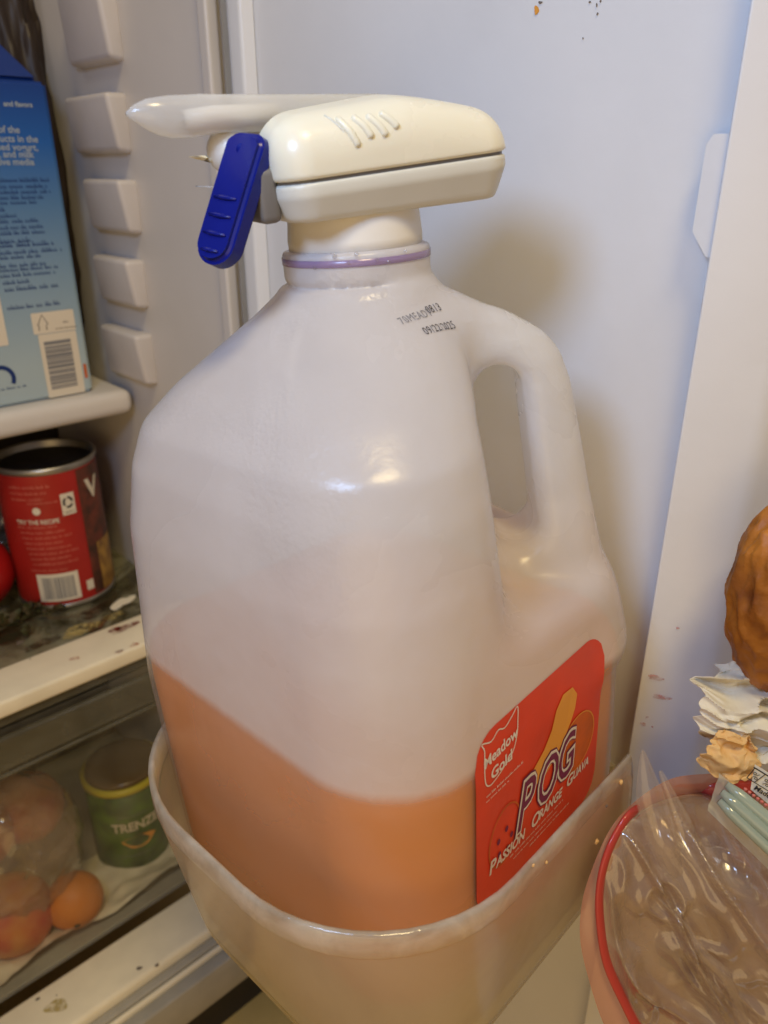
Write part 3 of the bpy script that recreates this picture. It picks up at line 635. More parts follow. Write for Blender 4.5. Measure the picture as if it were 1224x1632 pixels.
bpn = [n for n in N_ if n.type == 'BUMP'][0]; h0 = [l for l in L_ if l.to_socket == bpn.inputs['Height']][0].from_socket
nA = N_.new('ShaderNodeTexNoise'); nA.inputs['Scale'].default_value = 16; nA.inputs['Detail'].default_value = 3; nB = N_.new('ShaderNodeTexNoise'); nB.inputs['Scale'].default_value = 620; nB.inputs['Detail'].default_value = 2
tc_ = [n for n in N_ if n.type == 'TEX_COORD'][0]; L_.new(tc_.outputs['Object'], nA.inputs['Vector']); L_.new(tc_.outputs['Object'], nB.inputs['Vector'])
mk = N_.new('ShaderNodeMapRange'); mk.inputs['From Min'].default_value = .50; mk.inputs['From Max'].default_value = .60; mk.inputs['To Max'].default_value = 1.1; L_.new(nA.outputs['Fac'], mk.inputs['Value'])
zz = N_.new('ShaderNodeMapRange'); zz.inputs['From Min'].default_value = .15; zz.inputs['From Max'].default_value = .20; L_.new(sx_.outputs['Z'], zz.inputs['Value'])
m_1 = N_.new('ShaderNodeMath'); m_1.operation = 'MULTIPLY'; L_.new(mk.outputs[0], m_1.inputs[0]); L_.new(zz.outputs[0], m_1.inputs[1])
m_2 = N_.new('ShaderNodeMath'); m_2.operation = 'MULTIPLY_ADD'; L_.new(m_1.outputs[0], m_2.inputs[0]); L_.new(nB.outputs['Fac'], m_2.inputs[1]); L_.new(h0, m_2.inputs[2]); L_.new(m_2.outputs[0], bpn.inputs['Height'])
jme = surface_nets(jug_f, (-.085, -.085, -.004), (.085, .085, .2525), JH)
jb = obj('body', jme, M['hdpe'], jug)
md = jb.modifiers.new('s', 'SMOOTH'); md.factor = .5; md.iterations = 3
# juice: fills the jug to a level plane (level in the room, not in the leaning jug)
JM = Matrix.LocRotScale(Vector(JO), jug_rot, None); JMI = JM.inverted()
nrm = np.array(JM.to_3x3().transposed() @ Vector((0, 0, 1)))       # world up in the jug's frame
def juice_f(X, Y, Z):
    f = jug_f(X, Y, Z)+.0016
    return np.maximum(f, nrm[0]*X+nrm[1]*Y+nrm[2]*Z-LEVEL)
jl = obj('juice', surface_nets(juice_f, (-.085, -.085, -.004), (.085, .085, .125), .0017), M['juice']); jl.location = JO; jl.rotation_euler = jug_rot
tag(jl, 'orange juice filling the lower third of the jug', 'juice')
# surface probe on the -Y face, for the sticker
def face_y(u, v):
    lo_, hi_ = -.09, -.04
    for _ in range(22):
        m_ = (lo_+hi_)/2
        if jug_f(np.array([u]), np.array([m_]), np.array([v]))[0] > 0: lo_ = m_
        else: hi_ = m_
    return hi_
LU0, LU1, LV0, LV1 = -.0385, .0375, .0415, .1165
nU, nV = 24, 24; FY = np.array([[face_y(LU0-.003+(LU1-LU0)*i/nU, LV0-.01+(LV1-LV0+.02)*j/nV) for j in range(nV+1)] for i in range(nU+1)])
def fy(u, v):
    x = min(max((u-LU0)/(LU1-LU0)*nU, 0), nU-.001); y = min(max((v-LV0+.01)/(LV1-LV0+.02)*nV, 0), nV-.001); i, j = int(x), int(y); a, b = x-i, y-j
    return FY[i][j]*(1-a)*(1-b)+FY[i+1][j]*a*(1-b)+FY[i][j+1]*(1-a)*b+FY[i+1][j+1]*a*b
def lf(lift): return lambda u, v: (u-.003, fy(u, v)-lift*.6, v-.0012)
# sticker: rounded rectangle cut from a grid, 0.3 mm proud
def sticker():
    bm = bmesh.new(); n = 44; r = .011; g = {}
    for i in range(n+1):
        u = LU0+(LU1-LU0)*i/n; dx_ = max(0, r-(u-LU0), r-(LU1-u)); ins = r-math.sqrt(max(0, r*r-dx_*dx_))
        for j in range(n+1):
            v = LV0+ins+(LV1-LV0-2*ins)*j/n + .0006*u/.04; g[i, j] = bm.verts.new(lf(.0005)(u, v))
    for i in range(n):
        for j in range(n): bm.faces.new((g[i, j], g[i+1, j], g[i+1, j+1], g[i, j+1]))
    me = bpy.data.meshes.new('sticker'); bm.to_mesh(me); bm.free(); return me
st = obj('label', sticker(), M['label_red'], jug, True)
# dairy name in its wavy frame
ux, vx = -.0255, .1045
obj('lettering', join([place2d(glyphs('Meadow', .0054, .00012, shear=.1, align='CENTER', sx=.95), lf(.0010), ux, vx+.0002, .08), place2d(glyphs('Gold', .0057, .00014, shear=.1, align='CENTER'), lf(.0010), ux, vx-.0062, .08)]), M['white_ink'], st)
fp = [(-.0340, .1060), (-.0335, .1105), (-.0345, .1135), (-.0300, .1118), (-.0262, .1136), (-.0230, .1124), (-.0190, .1142), (-.0158, .1160), (-.0160, .1110), (-.0168, .1060), (-.0195, .1010), (-.0240, .0985), (-.0280, .0968), (-.0318, .0962), (-.0340, .0990)]
obj('name_frame', stroke2d([(p.x, p.y) for p in smooth_path([(x, y, 0) for x, y in fp]+[(fp[0][0], fp[0][1], 0)], 4)][:-1], .00050, lf(.0009), True), M['white_ink'], st)
obj('fine_print', join([scribble(-.0335, .0925, .020, .0011, lf(.0009), 3), scribble(-.0335, .0905, .012, .0009, lf(.0009), 4), scribble(-.020, .0555, .034, .0010, lf(.0009), 7), scribble(-.018, .0530, .028, .0009, lf(.0009), 8), scribble(-.008, .0505, .026, .0009, lf(.0009), 9)]), M['white_ink'], st)
# fruit pictures: orange on the right, guava on the left
def disc(cx, cy, rx, ry, n=28, rot=0):
    out = []
    for k in range(n):
        a = 2*pi*k/n; x, y = rx*cos(a), ry*sin(a); out.append((cx+x*cos(rot)-y*sin(rot), cy+x*sin(rot)+y*cos(rot)))
    return out
obj('orange_picture', poly2d(disc(.0215, .0770, .0118, .0125), lf(.0008)), M['orange_ink'], st)
obj('orange_outline', stroke2d(disc(.0215, .0770, .0118, .0125), .0005, lf(.0011), True), M['amber_ink'], st)
obj('guava_picture', stroke2d(disc(-.0235, .0690, .0085, .0120, rot=-.2), .0006, lf(.0011), True), M['orange_ink'], st)
obj('guava_seeds', join([poly2d(disc(-.0235+.004*cos(k*1.3), .0660+.005*sin(k*1.3), .0009, .0013, 8), lf(.0011)) for k in range(5)]), M['purple_ink'], st)
obj('juice_swirl', poly2d([(-.0100, .0790), (-.0070, .0850), (-.0010, .0890), (.0035, .0945), (.0060, .1010), (.0105, .1050), (.0165, .1045), (.0195, .1000), (.0185, .0945), (.0160, .0900), (.0120, .0850), (.0060, .0800), (-.0020, .0760)], lf(.0010)), M['amber_ink'], st)
# big slanted three-letter name, each letter doubled: pale outline over a purple core
for s_, u, v, sz, rt_ in (('P', -.0178, .0640, .0285, .02), ('O', -.0055, .0650, .0265, .10), ('G', .0075, .0660, .0265, .16)):
    obj('big_letter', place2d(glyphs(s_, sz, .0019, shear=.35, sx=.62), lf(.0012), u, v, rt_), M['purple_ink'], st)
    obj('big_letter', place2d(glyphs(s_, sz, .0013, shear=.35, sx=.62), lf(.00145), u, v, rt_), M['white_ink'], st)
    obj('big_letter', place2d(glyphs(s_, sz, .0001, shear=.35, sx=.62), lf(.0017), u, v, rt_), M['purple_ink'], st)
obj('lettering', join([place2d(glyphs('P', .0080, .0002, shear=.2, sx=.85), lf(.0013), -.0325, .0580), place2d(glyphs('ASSION', .0060, .00018, shear=.2, sx=.80), lf(.0013), -.0284, .0582),
    place2d(glyphs('O', .0078, .0002, shear=.2, sx=.85), lf(.0013), -.0080, .0585), place2d(glyphs('RANGE', .0058, .00018, shear=.2, sx=.78), lf(.0013), -.0030, .0590),
    place2d(glyphs('G', .0072, .0002, shear=.2, sx=.85), lf(.0013), .0150, .0602), place2d(glyphs('UAVA', .0054, .00018, shear=.2, sx=.78), lf(.0013), .0196, .0608)]), M['white_ink'], st)
# date code printed on the shoulder: project onto the body along world rays
def jug_hit(px, py):
    o_ = np.array(JMI @ Vector(CAM)); d_ = np.array(JMI.to_3x3() @ Vector(ray(px, py))); t = .10
    for _ in range(160):
        p = o_+d_*t; v_ = jug_f(p[0:1], p[1:2], p[2:3])[0]
        if v_ < .0001: break
        t += max(v_*.7, .0002)
    return Vector(o_+d_*t)
pA, pB, pC = jug_hit(690, 508), jug_hit(726, 500), jug_hit(690, 490)
eu = (pB-pA).normalized(); ev = (pC-pA); ev = (ev-eu*ev.dot(eu)).normalized(); en = eu.cross(ev)
def code(lift):
    return lambda u, v: tuple(pA+eu*u+ev*v+en*(lift))
def fit_code(me):       # settle each vertex on the jug's surface
    for v in me.vertices:
        p = np.array(v.co)+np.array(en)*.006
        for _ in range(60):
            d_ = jug_f(p[0:1], p[1:2], p[2:3])[0]
            if d_ < .0004: break
            p = p-np.array(en)*max(d_*.6, .0001)
        v.co = p
    return me
for s_, u, v, sz, mm in (('09/22/2025', -.0080, -.0052, .0040, 'black_ink'), ('0813', -.0002, .0020, .0040, 'black_ink'), ('70MEADT', -.0126, .0008, .0040, 'grey_ink')):
    obj('date_code', fit_code(place2d(glyphs(s_, sz, 0, shear=0, sx=.74, spacing=1.12), code(0), u, v, .02)), M[mm], jug)
# purple tamper seal and droplets under the collar
obj('seal_ring', lathe([(.0226, .2436), (.02385, .2438), (.02385, .2458), (.0226, .2460)], 64), M['purple_ring'], jug, True)
vsd = []
for k, (a, z, r) in enumerate([(-2.1, .2455, .0006), (-2.62, .2472, .0008), (-2.35, .2475, .0007), (-1.95, .2445, .0006), (-2.9, .244, .0006), (-2.45, .2452, .0004), (-1.7, .247, .0005)]):
    vsd.append(lump((.0241*cos(a), .0241*sin(a), z), r, .1, 1, 2, seed=k))
obj('droplets', join(vsd), M['water'], jug, True)['kind'] = 'stuff'

# ================================================================== DISPENSER
# frame: +u to the tail (right, away), v across (away), w up; nose tips down 7 degrees
PSI = radians(25)
au = RT*cos(PSI)+HD*sin(PSI); TU = radians(7)
u_ = np.array(au)*cos(TU)+UP*sin(TU); v_ = np.cross(UP, au); v_ = v_/np.linalg.norm(v_); w_ = np.cross(u_, v_)
dc = CAM + HD*DIST - RT*.0022 - HD*.001; dc[2] = .2702
drot = Matrix((tuple(u_), tuple(v_), tuple(w_))).transposed().to_euler()
ds = thing('drink_dispenser', 'cream and grey spout dispenser with blue lever on the jug neck', 'drink dispenser', dc, drot)
DMI = Matrix.LocRotScale(Vector(dc), drot, None).inverted()
LH, WH = .0375, .0215
spA, spB = DMI @ Vector(at(598, 180, .268)), DMI @ Vector(at(240, 187, .232))
def shell(X, Y, Z):
    top = .0195-.0080*np.clip((X-.002)/.037, 0, 1)**1.3 - .055*np.maximum(-.002-X, 0)- 2.0*(np.minimum(X+.022, 0))**2
    a = rsq(X, Y, LH, .0105, WH)
    f = smax(a, (Z-top+6.0*(np.minimum(Y-.004, 0))**2)*.95, .0105)
    g = capsule(X, Y, Z, tuple(spA+(spA-spB)*.02), tuple(spB), .0068, .0068)
    return smax(f, -g, .0015)
def top_f(X, Y, Z): return smax(shell(X, Y, Z), .0003-Z, .0012)
def low_f(X, Y, Z):
    a = rsq(X+0, Y, LH-.0003, .0105, WH-.0003)
    d = np.clip(-Z-.004, 0, 1); f = a+.42*d
    f = smax(f, (-Z-.0118-.03*X)*.95, .0018)
    return smax(f, Z+.0004, .0012)
obj('upper_shell', surface_nets(top_f, (-.041, -.025, -.002), (.041, .025, .027), .0006), M['cream_plastic'], ds)
obj('lower_shell', surface_nets(low_f, (-.041, -.025, -.017), (.041, .025, .001), .0007), M['grey_plastic'], ds)
obj('seam', dring(fillet([(-LH+.001, -WH+.001, .012), (LH-.001, -WH+.001, .012), (LH-.001, WH-.001, .012), (-LH+.001, WH-.001, .012)]), -.0012, .0012), M['seam_and_shade'], ds)
# ridges and panel line on the near slope of the shell: settle points on the shell
def on_shell(px, py, lift):
    o_ = np.array(DMI @ Vector(CAM)); d_ = np.array(DMI.to_3x3() @ Vector(ray(px, py))); t = .12
    for _ in range(300):
        p = o_+d_*t; q = top_f(p[0:1], p[1:2], p[2:3])[0]
        if q < .00008: break
        t += max(q*.6, .0001)
    return Vector(o_+d_*(t-lift))
for p0, p1, p2 in (((535, 188), (557, 210), (572, 234)), ((560, 186), (580, 202), (593, 220)), ((583, 184), (603, 200), (616, 217)), ((604, 180), (622, 192), (634, 204))):
    pts = [on_shell(*p, -.0002) for p in (p0, p1, p2)]; obj('ridge', tube(smooth_path(pts, 5), [.0004]+[.0011]*9+[.0006], 10), M['cream_plastic'], ds, True)
pl = [on_shell(*p, 0) for p in ((517, 184), (535, 196), (552, 215), (566, 245), (571, 282))]
obj('panel_line', tube(smooth_path(pl, 5), .00032, 6), M['grey_plastic'], ds, True)
# collar down to the jug neck (upright with the jug)
ax = np.array(JM.to_3x3() @ Vector((0, 0, 1))); nc = np.array(JM @ Vector((0, 0, .2466)))
def ring_path(r0, z0, r1, z1): pass
cl = lathe([(.0195, 0), (.0212, .0), (.0214, .004), (.0206, .012), (.0200, .020), (.0195, .022)], 64, True)
mj = Matrix.LocRotScale(Vector(nc), jug_rot, None)
for v in cl.vertices: v.co = DMI @ (mj @ v.co)
obj('collar', cl, M['white_plastic'], ds, True)
# nose block behind the lever, its shade put into the dark colour
obj('nose_block', box(-.0425, -.0360, -.0130, .0165, -.0100, .0045, .002), M['seam_and_shade'], ds, True)
obj('nose_cap', box(-.0450, -.0425, -.0060, .0120, -.0075, .0060, .0012), M['white_plastic'], ds, True)
# lever: stadium slab with bevelled edges, hanging from the nose
T = at(384, 232, .2345); Bt = at(338, 386, .2275)
dn = (Bt-T); Ln = np.linalg.norm(dn); dn /= Ln
nm = -HD*.75-RT*.66; nm = nm-dn*(nm@dn); nm /= np.linalg.norm(nm); sd = np.cross(nm, dn); 
lm = bpy.data.meshes.new('lever'); bm = bmesh.new(); hw = .0078
outl = []
for k in range(13): a = pi*k/12; outl.append((-hw*cos(a), Ln+hw*.75*sin(a)))
for k in range(7): a = radians(90*k/6); outl.append((hw-.0045+.0045*cos(a), -.0005-.0035*sin(a)))
for k in range(7): a = radians(90+90*k/6); outl.append((-hw+.0045+.0045*cos(a), -.0005-.0035*sin(a)))
vb = [bm.verts.new(T+sd*x+dn*y) for x, y in outl]; fc = bm.faces.new(vb)
ex = bmesh.ops.extrude_face_region(bm, geom=[fc])
for v in [e for e in ex['geom'] if isinstance(e, bmesh.types.BMVert)]: v.co += Vector(nm*-.0062)
bmesh.ops.recalc_face_normals(bm, faces=bm.faces[:])
bmesh.ops.bevel(bm, geom=[e for e in bm.edges if len(e.link_faces) == 2 and e.calc_face_angle() > 1.0], offset=.0014, segments=3, affect='EDGES')
for v in bm.verts: v.co = DMI @ v.co
bm.to_mesh(lm); bm.free(); lev = obj('lever', lm, M['blue'], ds, True); lev.modifiers.new('n', 'EDGE_SPLIT').split_angle = radians(40)
for k, y in enumerate((.0145, .0195, .0245, .0292)):
    wd = hw-(.0030 if k < 3 else .0040); obj('ridge', tube([DMI @ Vector(T+sd*(x)+dn*y+nm*.0002) for x in (-wd, -wd*.3, wd*.3, wd)], [.0003, .00065, .00065, .0003], 8), M['blue'], lev, True)
obj('lever_arm', tube([DMI @ Vector(p) for p in (T+dn*.0005-nm*.0035+sd*.001, T-nm*.0055-dn*.001-sd*.004, at(432, 226, .243), at(446, 228, .250))], [(.0028, .0045), (.0026, .0045), (.0022, .004), (.002, .004)], 14, flat=tuple(dn)), M['blue'], lev, True)
# white tongue beyond the lever
tg = [DMI @ Vector(at(*p)) for p in ((306, 250, .243), (325, 252, .262), (350, 256, .248), (385, 258, .252))]
obj('tongue', tube(tg, [(.0002, .001), (.0008, .003), (.0012, .004), (.0012, .004)], 12, flat=tuple(DMI.to_3x3() @ Vector(UP))), M['cream_plastic'], ds, True)
obj('tongue', tube([DMI @ Vector(at(*p)) for p in ((315, 297, .246), (345, 299, .249), (380, 301, .252))], [(.0002, .002), (.0004, .003), (.0004, .003)], 10, flat=tuple(DMI.to_3x3() @ Vector(UP))), M['spout'], ds, True)
obj('knob', lump(tuple(DMI @ Vector(at(372, 240, .250))), .0078, 0, 1, 3, (1, 1, .9)), M['white_plastic'], ds, True)
# spout: flattened tube that ends in a hooded lip
sp = [(613, 180, 0.2685, 22), (600, 178.5, 0.2675, 26), (520, 180, 0.2595, 27), (430, 180.5, 0.251, 27), (355, 181, 0.2435, 27.5), (325, 182.5, 0.2405, 29.5), (300, 185.5, 0.238, 31), (270, 186.5, 0.2355, 31), (250, 185, 0.2335, 27.5), (232, 182, 0.2318, 22), (215, 181, 0.2305, 13), (201, 182, 0.229, 3)]
path, rad = [], []
for px, py, t, hh in sp:
    p = at(px, py, t); path.append(DMI @ Vector(p)); r_m = hh*((p-CAM)@FW)/F_PX; rad.append((r_m, r_m*(.95 if px > 300 else .8)))
spm = obj('spout', tube(path, rad, 28, flat=tuple(DMI.to_3x3() @ Vector(UP))), M['spout'], ds, True)
obj('spout_bore', tube([DMI @ Vector(at(*p)) for p in ((440, 182, .252), (340, 187, .242), (295, 192, .238))], [.0030, .0030, .0026], 14), M['white_plastic'], spm, True)

# ================================================================== THINGS ON THE RIGHT
# second door shelf that carries them (mostly below the frame)
sh = thing('side_shelf', 'white plastic ledge under the zip bag at right', 'shelf', (.10, -.155, -.10))
obj('shelf_board', box(-.09, .12, -.07, .038, -.006, .0, .002), M['liner'], sh)
obj('side_panel', box(.050, .064, -.20, .060, .0002, .55, .003), M['liner_warm'], sh)
# zip bag: red seal and pink flange round the mouth, wrinkled film, brown food inside
zb = thing('zip_bag', 'clear zip bag with red seal holding brown food', 'zip bag', at(1150, 1632, .20)*np.array([1, 1, 0])+np.array([0, 0, -.0995]))
def W(pts): return [Vector(p) for p in rel(zb, pts)]
red = [(1215, 1252, .235), (1130, 1258, .232), (1075, 1262, .244), (1013, 1292, .215), (987, 1322, .208), (966, 1368, .202), (956, 1420, .198), (958, 1478, .194), (969, 1536, .190), (995, 1594, .186), (1024, 1650, .182), (1070, 1720, .178)]
obj('seal', tube(smooth_path(W([at(*p) for p in red]), 6), [(.0012, .0026)]*67, 12, flat=tuple(RT)), M['seal_red'], zb, True)
red2 = [(1224, 1228, .236), (1130, 1233, .233), (1070, 1241, .228), (1016, 1274, .2165), (972, 1322, .209), (938, 1400, .203), (926, 1450, .199), (925, 1501, .195), (938, 1560, .191), (962, 1632, .186), (1000, 1700, .182)]
out_ = W([at(*p) for p in red2]); inn_ = W([at(*p) for p in [(1224, 1262, .237), (1130, 1266, .234), (1080, 1270, .228), (1022, 1298, .2165), (992, 1330, .209), (969, 1405, .201), (962, 1450, .198), (966, 1505, .194), (978, 1560, .190), (1012, 1625, .185), (1050, 1690, .180)]])
o1, i1 = smooth_path(out_, 6), smooth_path(inn_, 6); n1 = len(o1)
vs = [p for a, b_ in zip(o1, i1) for p in (a, a.lerp(b_, .5)+Vector(-HD*.0016), b_)]
fs = [f for k in range(n1-1) for f in ((3*k, 3*k+3, 3*k+4, 3*k+1), (3*k+1, 3*k+4, 3*k+5, 3*k+2))]
obj('seal_flange', mesh(vs, fs), M['seal_pink'], zb, True)
obj('seal_bead', tube(i1, .0006, 8), M['seal_red'], zb, True)
# film: a grid hung between the seal and the right-hand side, folded along long diagonal creases
FC, FU, FV = at(1130, 1470, .198), RT, UV
def filmf(amp, sd_, back=0, u0=-.052, u1=.075, v0=-.075, v1=.052):
    def fn(a, b_):
        u = u0+(u1-u0)*a; v = v0+(v1-v0)*b_
        cx = u*.80+v*.60; cy = -u*.60+v*.80      # cx runs across the creases
        n = noise.noise(Vector((cx*60+.9*sin(cy*40), cy*13, sd_)))
        r_ = 1-2*abs(n); n2 = 1-2*abs(noise.noise(Vector((cx*130, cy*45, sd_+4))))
        d_ = amp*(r_*r_*1.0 if r_ > 0 else 0)+amp*.35*n2
        bowl = -.022*(1-min(1, (u/.055)**2+(v/.06)**2))
        p = FC+FU*u+FV*v-FW*(d_+bowl-back); return p
    return fn
def film_sheet(amp, sd_, back, edge):
    def fn(a, b_):
        # polar grid bounded by the seal's outline on the left
        return None
    return None
edge = [Vector(at(*p)) for p in [(1040, 1700, .181), (1012, 1640, .184), (975, 1536, .190), (964, 1478, .194), (962, 1420, .198), (972, 1368, .202), (993, 1322, .208), (1019, 1292, .215), (1085, 1268, .227), (1150, 1266, .233), (1235, 1270, .236)]]
far = [Vector(at(*p)) for p in [(1060, 1760, .176), (1140, 1760, .174), (1260, 1760, .172), (1300, 1700, .172), (1300, 1640, .174), (1300, 1560, .176), (1300, 1480, .182), (1300, 1420, .19), (1300, 1360, .20), (1300, 1310, .215), (1300, 1275, .235)]]
e_s, f_s = smooth_path(edge, 12), smooth_path(far, 12)
def bag_sheet(amp, seed, sag, nu=110):
    vs, fs = [], []; m = len(e_s)
    for j in range(m):
        for i in range(nu+1):
            t = i/nu; p = e_s[j].lerp(f_s[j], t); q = Vector((np.dot(p, RT)*1.0, np.dot(p, UV), 0))
            cx = q.x*.86+q.y*.50; cy = -q.x*.50+q.y*.86
            n = noise.noise(Vector((cx*55+1.2*noise.noise(Vector((cx*20, cy*20, seed))), cy*9, seed))); r_ = max(0, 1-3.2*abs(n))
            n2 = max(0, 1-3.0*abs(noise.noise(Vector((cx*90+3, cy*60, seed+4)))))
            env = min(1, t*9); d_ = env*(amp*r_*r_+amp*.45*n2-sag*sin(pi*min(1, t*1.2))**.8)
            p = p+Vector(-FW)*d_; vs.append(p)
    for j in range(m-1):
        for i in range(nu): k = j*(nu+1)+i; fs.append((k, k+1, k+nu+2, k+nu+1))
    return mesh(W(vs), fs)
obj('film', bag_sheet(.0068, 2.3, .003), M['bag'], zb, True)
obj('film', bag_sheet(.0050, 7.7, .016), M['bag'], zb, True)
M['bag_back'] = film('brown bag back', (.7, .5, .3), milk=.85, rough=.25, color=(.52, .27, .13), bump=.6, bscale=50, mottle=.1, mscale=25, tr=.35, spec=1.5)
obj('film', bag_sheet(.006, 12.1, .034), M['bag_back'], zb, True)
# food seen through the film
fd = [(1210, 1440, .226, .028), (1200, 1540, .212, .026), (1130, 1480, .224, .024), (1230, 1640, .202, .026), (1150, 1400, .234, .020)]
fm = []
for k, (px, py, t, r) in enumerate(fd): fm.append(lump(W([at(px, py, t)])[0], r, .18, 2.2, 4, (1, 1, .8), k))
M['food'] = mat('brown food', (.30, .12, .040), .45, color2=(.15, .075, .028), vscale=22, bump=.3, bscale=90)
obj('food', join(fm), M['food'], zb, True)
# film corner that stands up at the left, with a long fold running down from it
def fold(pts, wd, nm_='film_fold', mt='bag_fold'):
    P_ = smooth_path(W([at(*p) for p in pts]), 8); n_ = len(P_); vs = []; fs = []
    for k, p in enumerate(P_):
        t = (P_[min(k+1, n_-1)]-P_[max(k-1, 0)]).normalized(); s_ = t.cross(Vector(FW)).normalized(); q = np.interp(k/(n_-1), np.linspace(0, 1, len(wd)), wd)
        vs += [p-s_*q, p-s_*q*.4+Vector(-FW)*q*.55, p+s_*q*.4+Vector(-FW)*q*.45, p+s_*q]
    for k in range(n_-1):
        for i in range(3): fs.append((4*k+i, 4*k+4+i, 4*k+5+i, 4*k+1+i))
    return obj(nm_, mesh(vs, fs), M[mt], zb, True)
fold([(1024, 1195, .214), (1036, 1270, .209), (1060, 1345, .203), (1095, 1430, .197), (1135, 1500, .191)], [.0003, .0052, .0055, .0030, .0008])
fold([(1052, 1228, .216), (1085, 1310, .209), (1110, 1370, .204), (1160, 1410, .199), (1224, 1440, .194)], [.0006, .0036, .0045, .0032, .0025])
fold([(1048, 1430, .192), (1095, 1478, .189), (1120, 1520, .186), (1160, 1560, .183), (1190, 1630, .180)], [.0003, .0008, .0018, .0022, .0022])
fold([(1125, 1330, .206), (1150, 1375, .203), (1165, 1400, .201), (1224, 1410, .199)], [.003, .0045, .003, .002])

# crumpled white napkin, cream paper, amber packet above it
def crumple(name, label, cat, px, py, t, r, sc, m, amp=.32, freq=2.0, seed=0, rot=(0, 0, 0), res=5):
    p = at(px, py, t); o = obj(name, lump((0, 0, 0), r, amp, freq, res, sc, seed, True), m, smooth=True); o.location = p; o.rotation_euler = rot; return tag(o, label, cat)
def crumpled_sheet(name, label, cat, px, py, t, size, m, rough=1.0, freq=1.0, seed=0, rot=(0, 0, 0), asp=1.0, n=60):
    p0 = at(px, py, t)
    def fn(u, v):
        q = Vector(((u-.5)*2, (v-.5)*2*asp, 0)); f = freq
        def tri(k, ff): return 1-2*abs(noise.noise(Vector((q.x*ff+k*9.1, q.y*ff+k*3.7, seed))))
        d = Vector((tri(1, f*1.1)*.42+tri(4, f*2.7)*.10, tri(2, f*1.1)*.42+tri(5, f*2.7)*.10, (tri(3, f)*.75+tri(6, f*2.4)*.28+tri(7, f*5)*.06)))
        return (q*.62+d*rough)*size
    me = sheet(1, 1, n, n, fn); o = obj(name, me, m, smooth=True); o.location = p0; o.rotation_euler = rot; tag(o, label, cat)
    md = o.modifiers.new('t', 'SOLIDIFY'); md.thickness = .0004; o.modifiers.new('e', 'EDGE_SPLIT').split_angle = radians(38); return o
FACE = (pi/2-.55, 0, AZ-pi/2)
def folded(name, label, cat, px, py, t, W_, H_, m, depth, fu, fv, seed, tilt=0, n=80):
    def fn(u, v):
        a, b_ = (u-.5)*2, (v-.5)*2; e = .16*noise.noise(Vector((b_*2.1, seed, 0)))+.10*noise.noise(Vector((b_*5, seed, 2))); e2 = .16*noise.noise(Vector((a*2.1, seed, 5)))
        x = a*(1-.30*b_*b_+e)+.10*noise.noise(Vector((a*3, b_*3, seed))); z = b_*(1-.22*a*a+e2)+.12*noise.noise(Vector((a*2, b_*2.5, seed+3)))
        wv = Vector((a*fu+.6*noise.noise(Vector((a*2, b_*2, seed+1))), b_*fv+.8*noise.noise(Vector((a*1.5, b_*1.5, seed+2))), seed))
        d_ = (1-2.4*abs(noise.noise(wv)))*.7+(1-2*abs(noise.noise(wv*2.3)))*.28+.08*(1-2*abs(noise.noise(wv*5)))-.9*(a*a+b_*b_)*.6
        return (x*W_/2, -d_*depth, z*H_/2)
    me = sheet(1, 1, n, n, fn); o = obj(name, me, m, smooth=True); o.location = at(px, py, t); o.rotation_euler = (-.45, tilt, AZ-pi/2); tag(o, label, cat)
    md = o.modifiers.new('t', 'SOLIDIFY'); md.thickness = .0004; o.modifiers.new('e', 'EDGE_SPLIT').split_angle = radians(45); return o
folded('paper_napkin', 'crumpled white paper napkin below the amber wrapper', 'napkin', 1214, 1130, .236, .050, .036, M['napkin'], .0095, 1.0, 2.6, 3.3, .15)
folded('cream_paper', 'folded cream yellow paper scrap under the white napkin', 'paper', 1168, 1207, .224, .0225, .0185, M['cream_paper'], .0040, .7, 1.2, 6.2, .35, 40)
crumple('amber_packet', 'wrinkled amber brown wrapper at the right edge above the napkin', 'wrapper', 1266, 952, .240, .034, (.66, .5, 1.15), M['amber_wrap'], .13, 1.9, 5.3, (0, -.08, AZ-pi/2), 6)
# clear packet with pale green tubes, lying diagonally
pk = thing('tube_packet', 'clear packet with pale green tubes lying across the zip bag', 'packet', at(1190, 1330, .196))
def PK(pts): return [Vector(p) for p in rel(pk, pts)]
corner = [at(1146, 1232, .206), at(1120, 1262, .204), at(1128, 1292, .201), at(1260, 1420, .186), at(1290, 1360, .186)]
c_ = [Vector(p) for p in corner]
def quad_sheet(a, b_, c, d, nx, ny, amp, seed, lift=0, bow=0):
    def fn(u, v):
        p = a.lerp(b_, u).lerp(d.lerp(c, u), v); n = noise.noise(Vector((u*5, v*4, seed))); return p+Vector(-FW)*(amp*n+lift+bow*sin(pi*v)*min(1, u*5))
    return sheet(1, 1, nx, ny, fn)
q_ = quad_sheet(c_[0], c_[4], c_[3], c_[2], 30, 14, .0014, 3, 0, .002)
for v in q_.vertices: v.co = rel(pk, [v.co])[0]
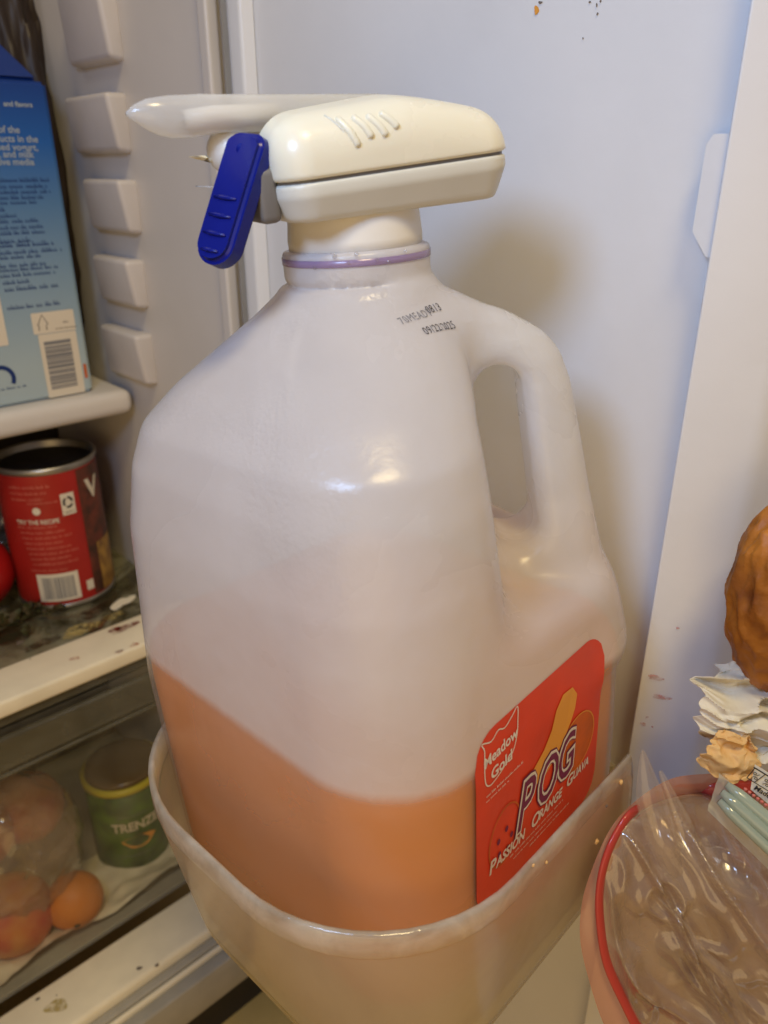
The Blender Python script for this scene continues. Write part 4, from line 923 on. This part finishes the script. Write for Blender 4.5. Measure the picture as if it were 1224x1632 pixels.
obj('wrapper', q_, M['packet'], pk, True)
for (p0, p1) in (((1150, 1262, .2005), (1275, 1372, .184)), ((1146, 1276, .1995), (1270, 1392, .183)), ((1158, 1250, .202), (1280, 1352, .1855))):
    a, b_ = PK([at(*p0), at(*p1)]); obj('mint_tube', tube([a.lerp(b_, k/6) for k in range(7)], [.0012, .0021, .0022, .0022, .0022, .0022, .0022], 16), M['mint'], pk, True)
np_ = thing('printed_packet', 'white packet with printed percent table at the right edge', 'packet', at(1215, 1265, .200))
a, b_, c, d = [Vector(p) for p in (at(1203, 1218, .2045), at(1275, 1262, .198), at(1262, 1312, .1965), at(1196, 1258, .203))]
m_ = quad_sheet(a, b_, c, d, 10, 6, .0004, 8)
for v in m_.vertices: v.co = rel(np_, [v.co])[0]
obj('wrapper', m_, M['napkin'], np_, True)
eu2 = (b_-a).normalized(); ev2 = (a-d); ev2 = (ev2-eu2*ev2.dot(eu2)).normalized(); en2 = eu2.cross(ev2)
if en2.dot(Vector(FW)) > 0: en2 = -en2
def pf(u, v): return tuple(Vector(rel(np_, [a+eu2*u+ev2*v+en2*.0008])[0]))
obj('table_lines', join([stroke2d([(0, -.0008), (.012, -.0008)], .0005, pf), stroke2d([(.0004, -.0055), (.012, -.0055)], .0003, pf), stroke2d([(.0005, -.001), (.0005, -.0055)], .0003, pf), stroke2d([(.0042, -.001), (.0032, -.0055)], .0003, pf)]), M['black_ink'], np_)
obj('lettering', join([place2d(glyphs('%', .0036), pf, .0010, -.0045), place2d(glyphs('%', .0036), pf, .0050, -.0045), place2d(glyphs('Made', .0026, .00006), pf, .0042, -.0078)]), M['black_ink'], np_)
pr = []
for k in range(8):
    p = PK([at(1188+k*6.5, 1258+k*5.0, .2015-k*.0008)])[0]; pr.append(lump(p, .0007, 0, 1, 1))
obj('pink_beads', join(pr), M['pink_ink'], pk)['kind'] = 'stuff'

for o_ in bpy.data.objects:
    if o_.name.split('.')[0] == 'fine_print': o_['kind'] = 'stuff'      # marks too small to read or pick apart
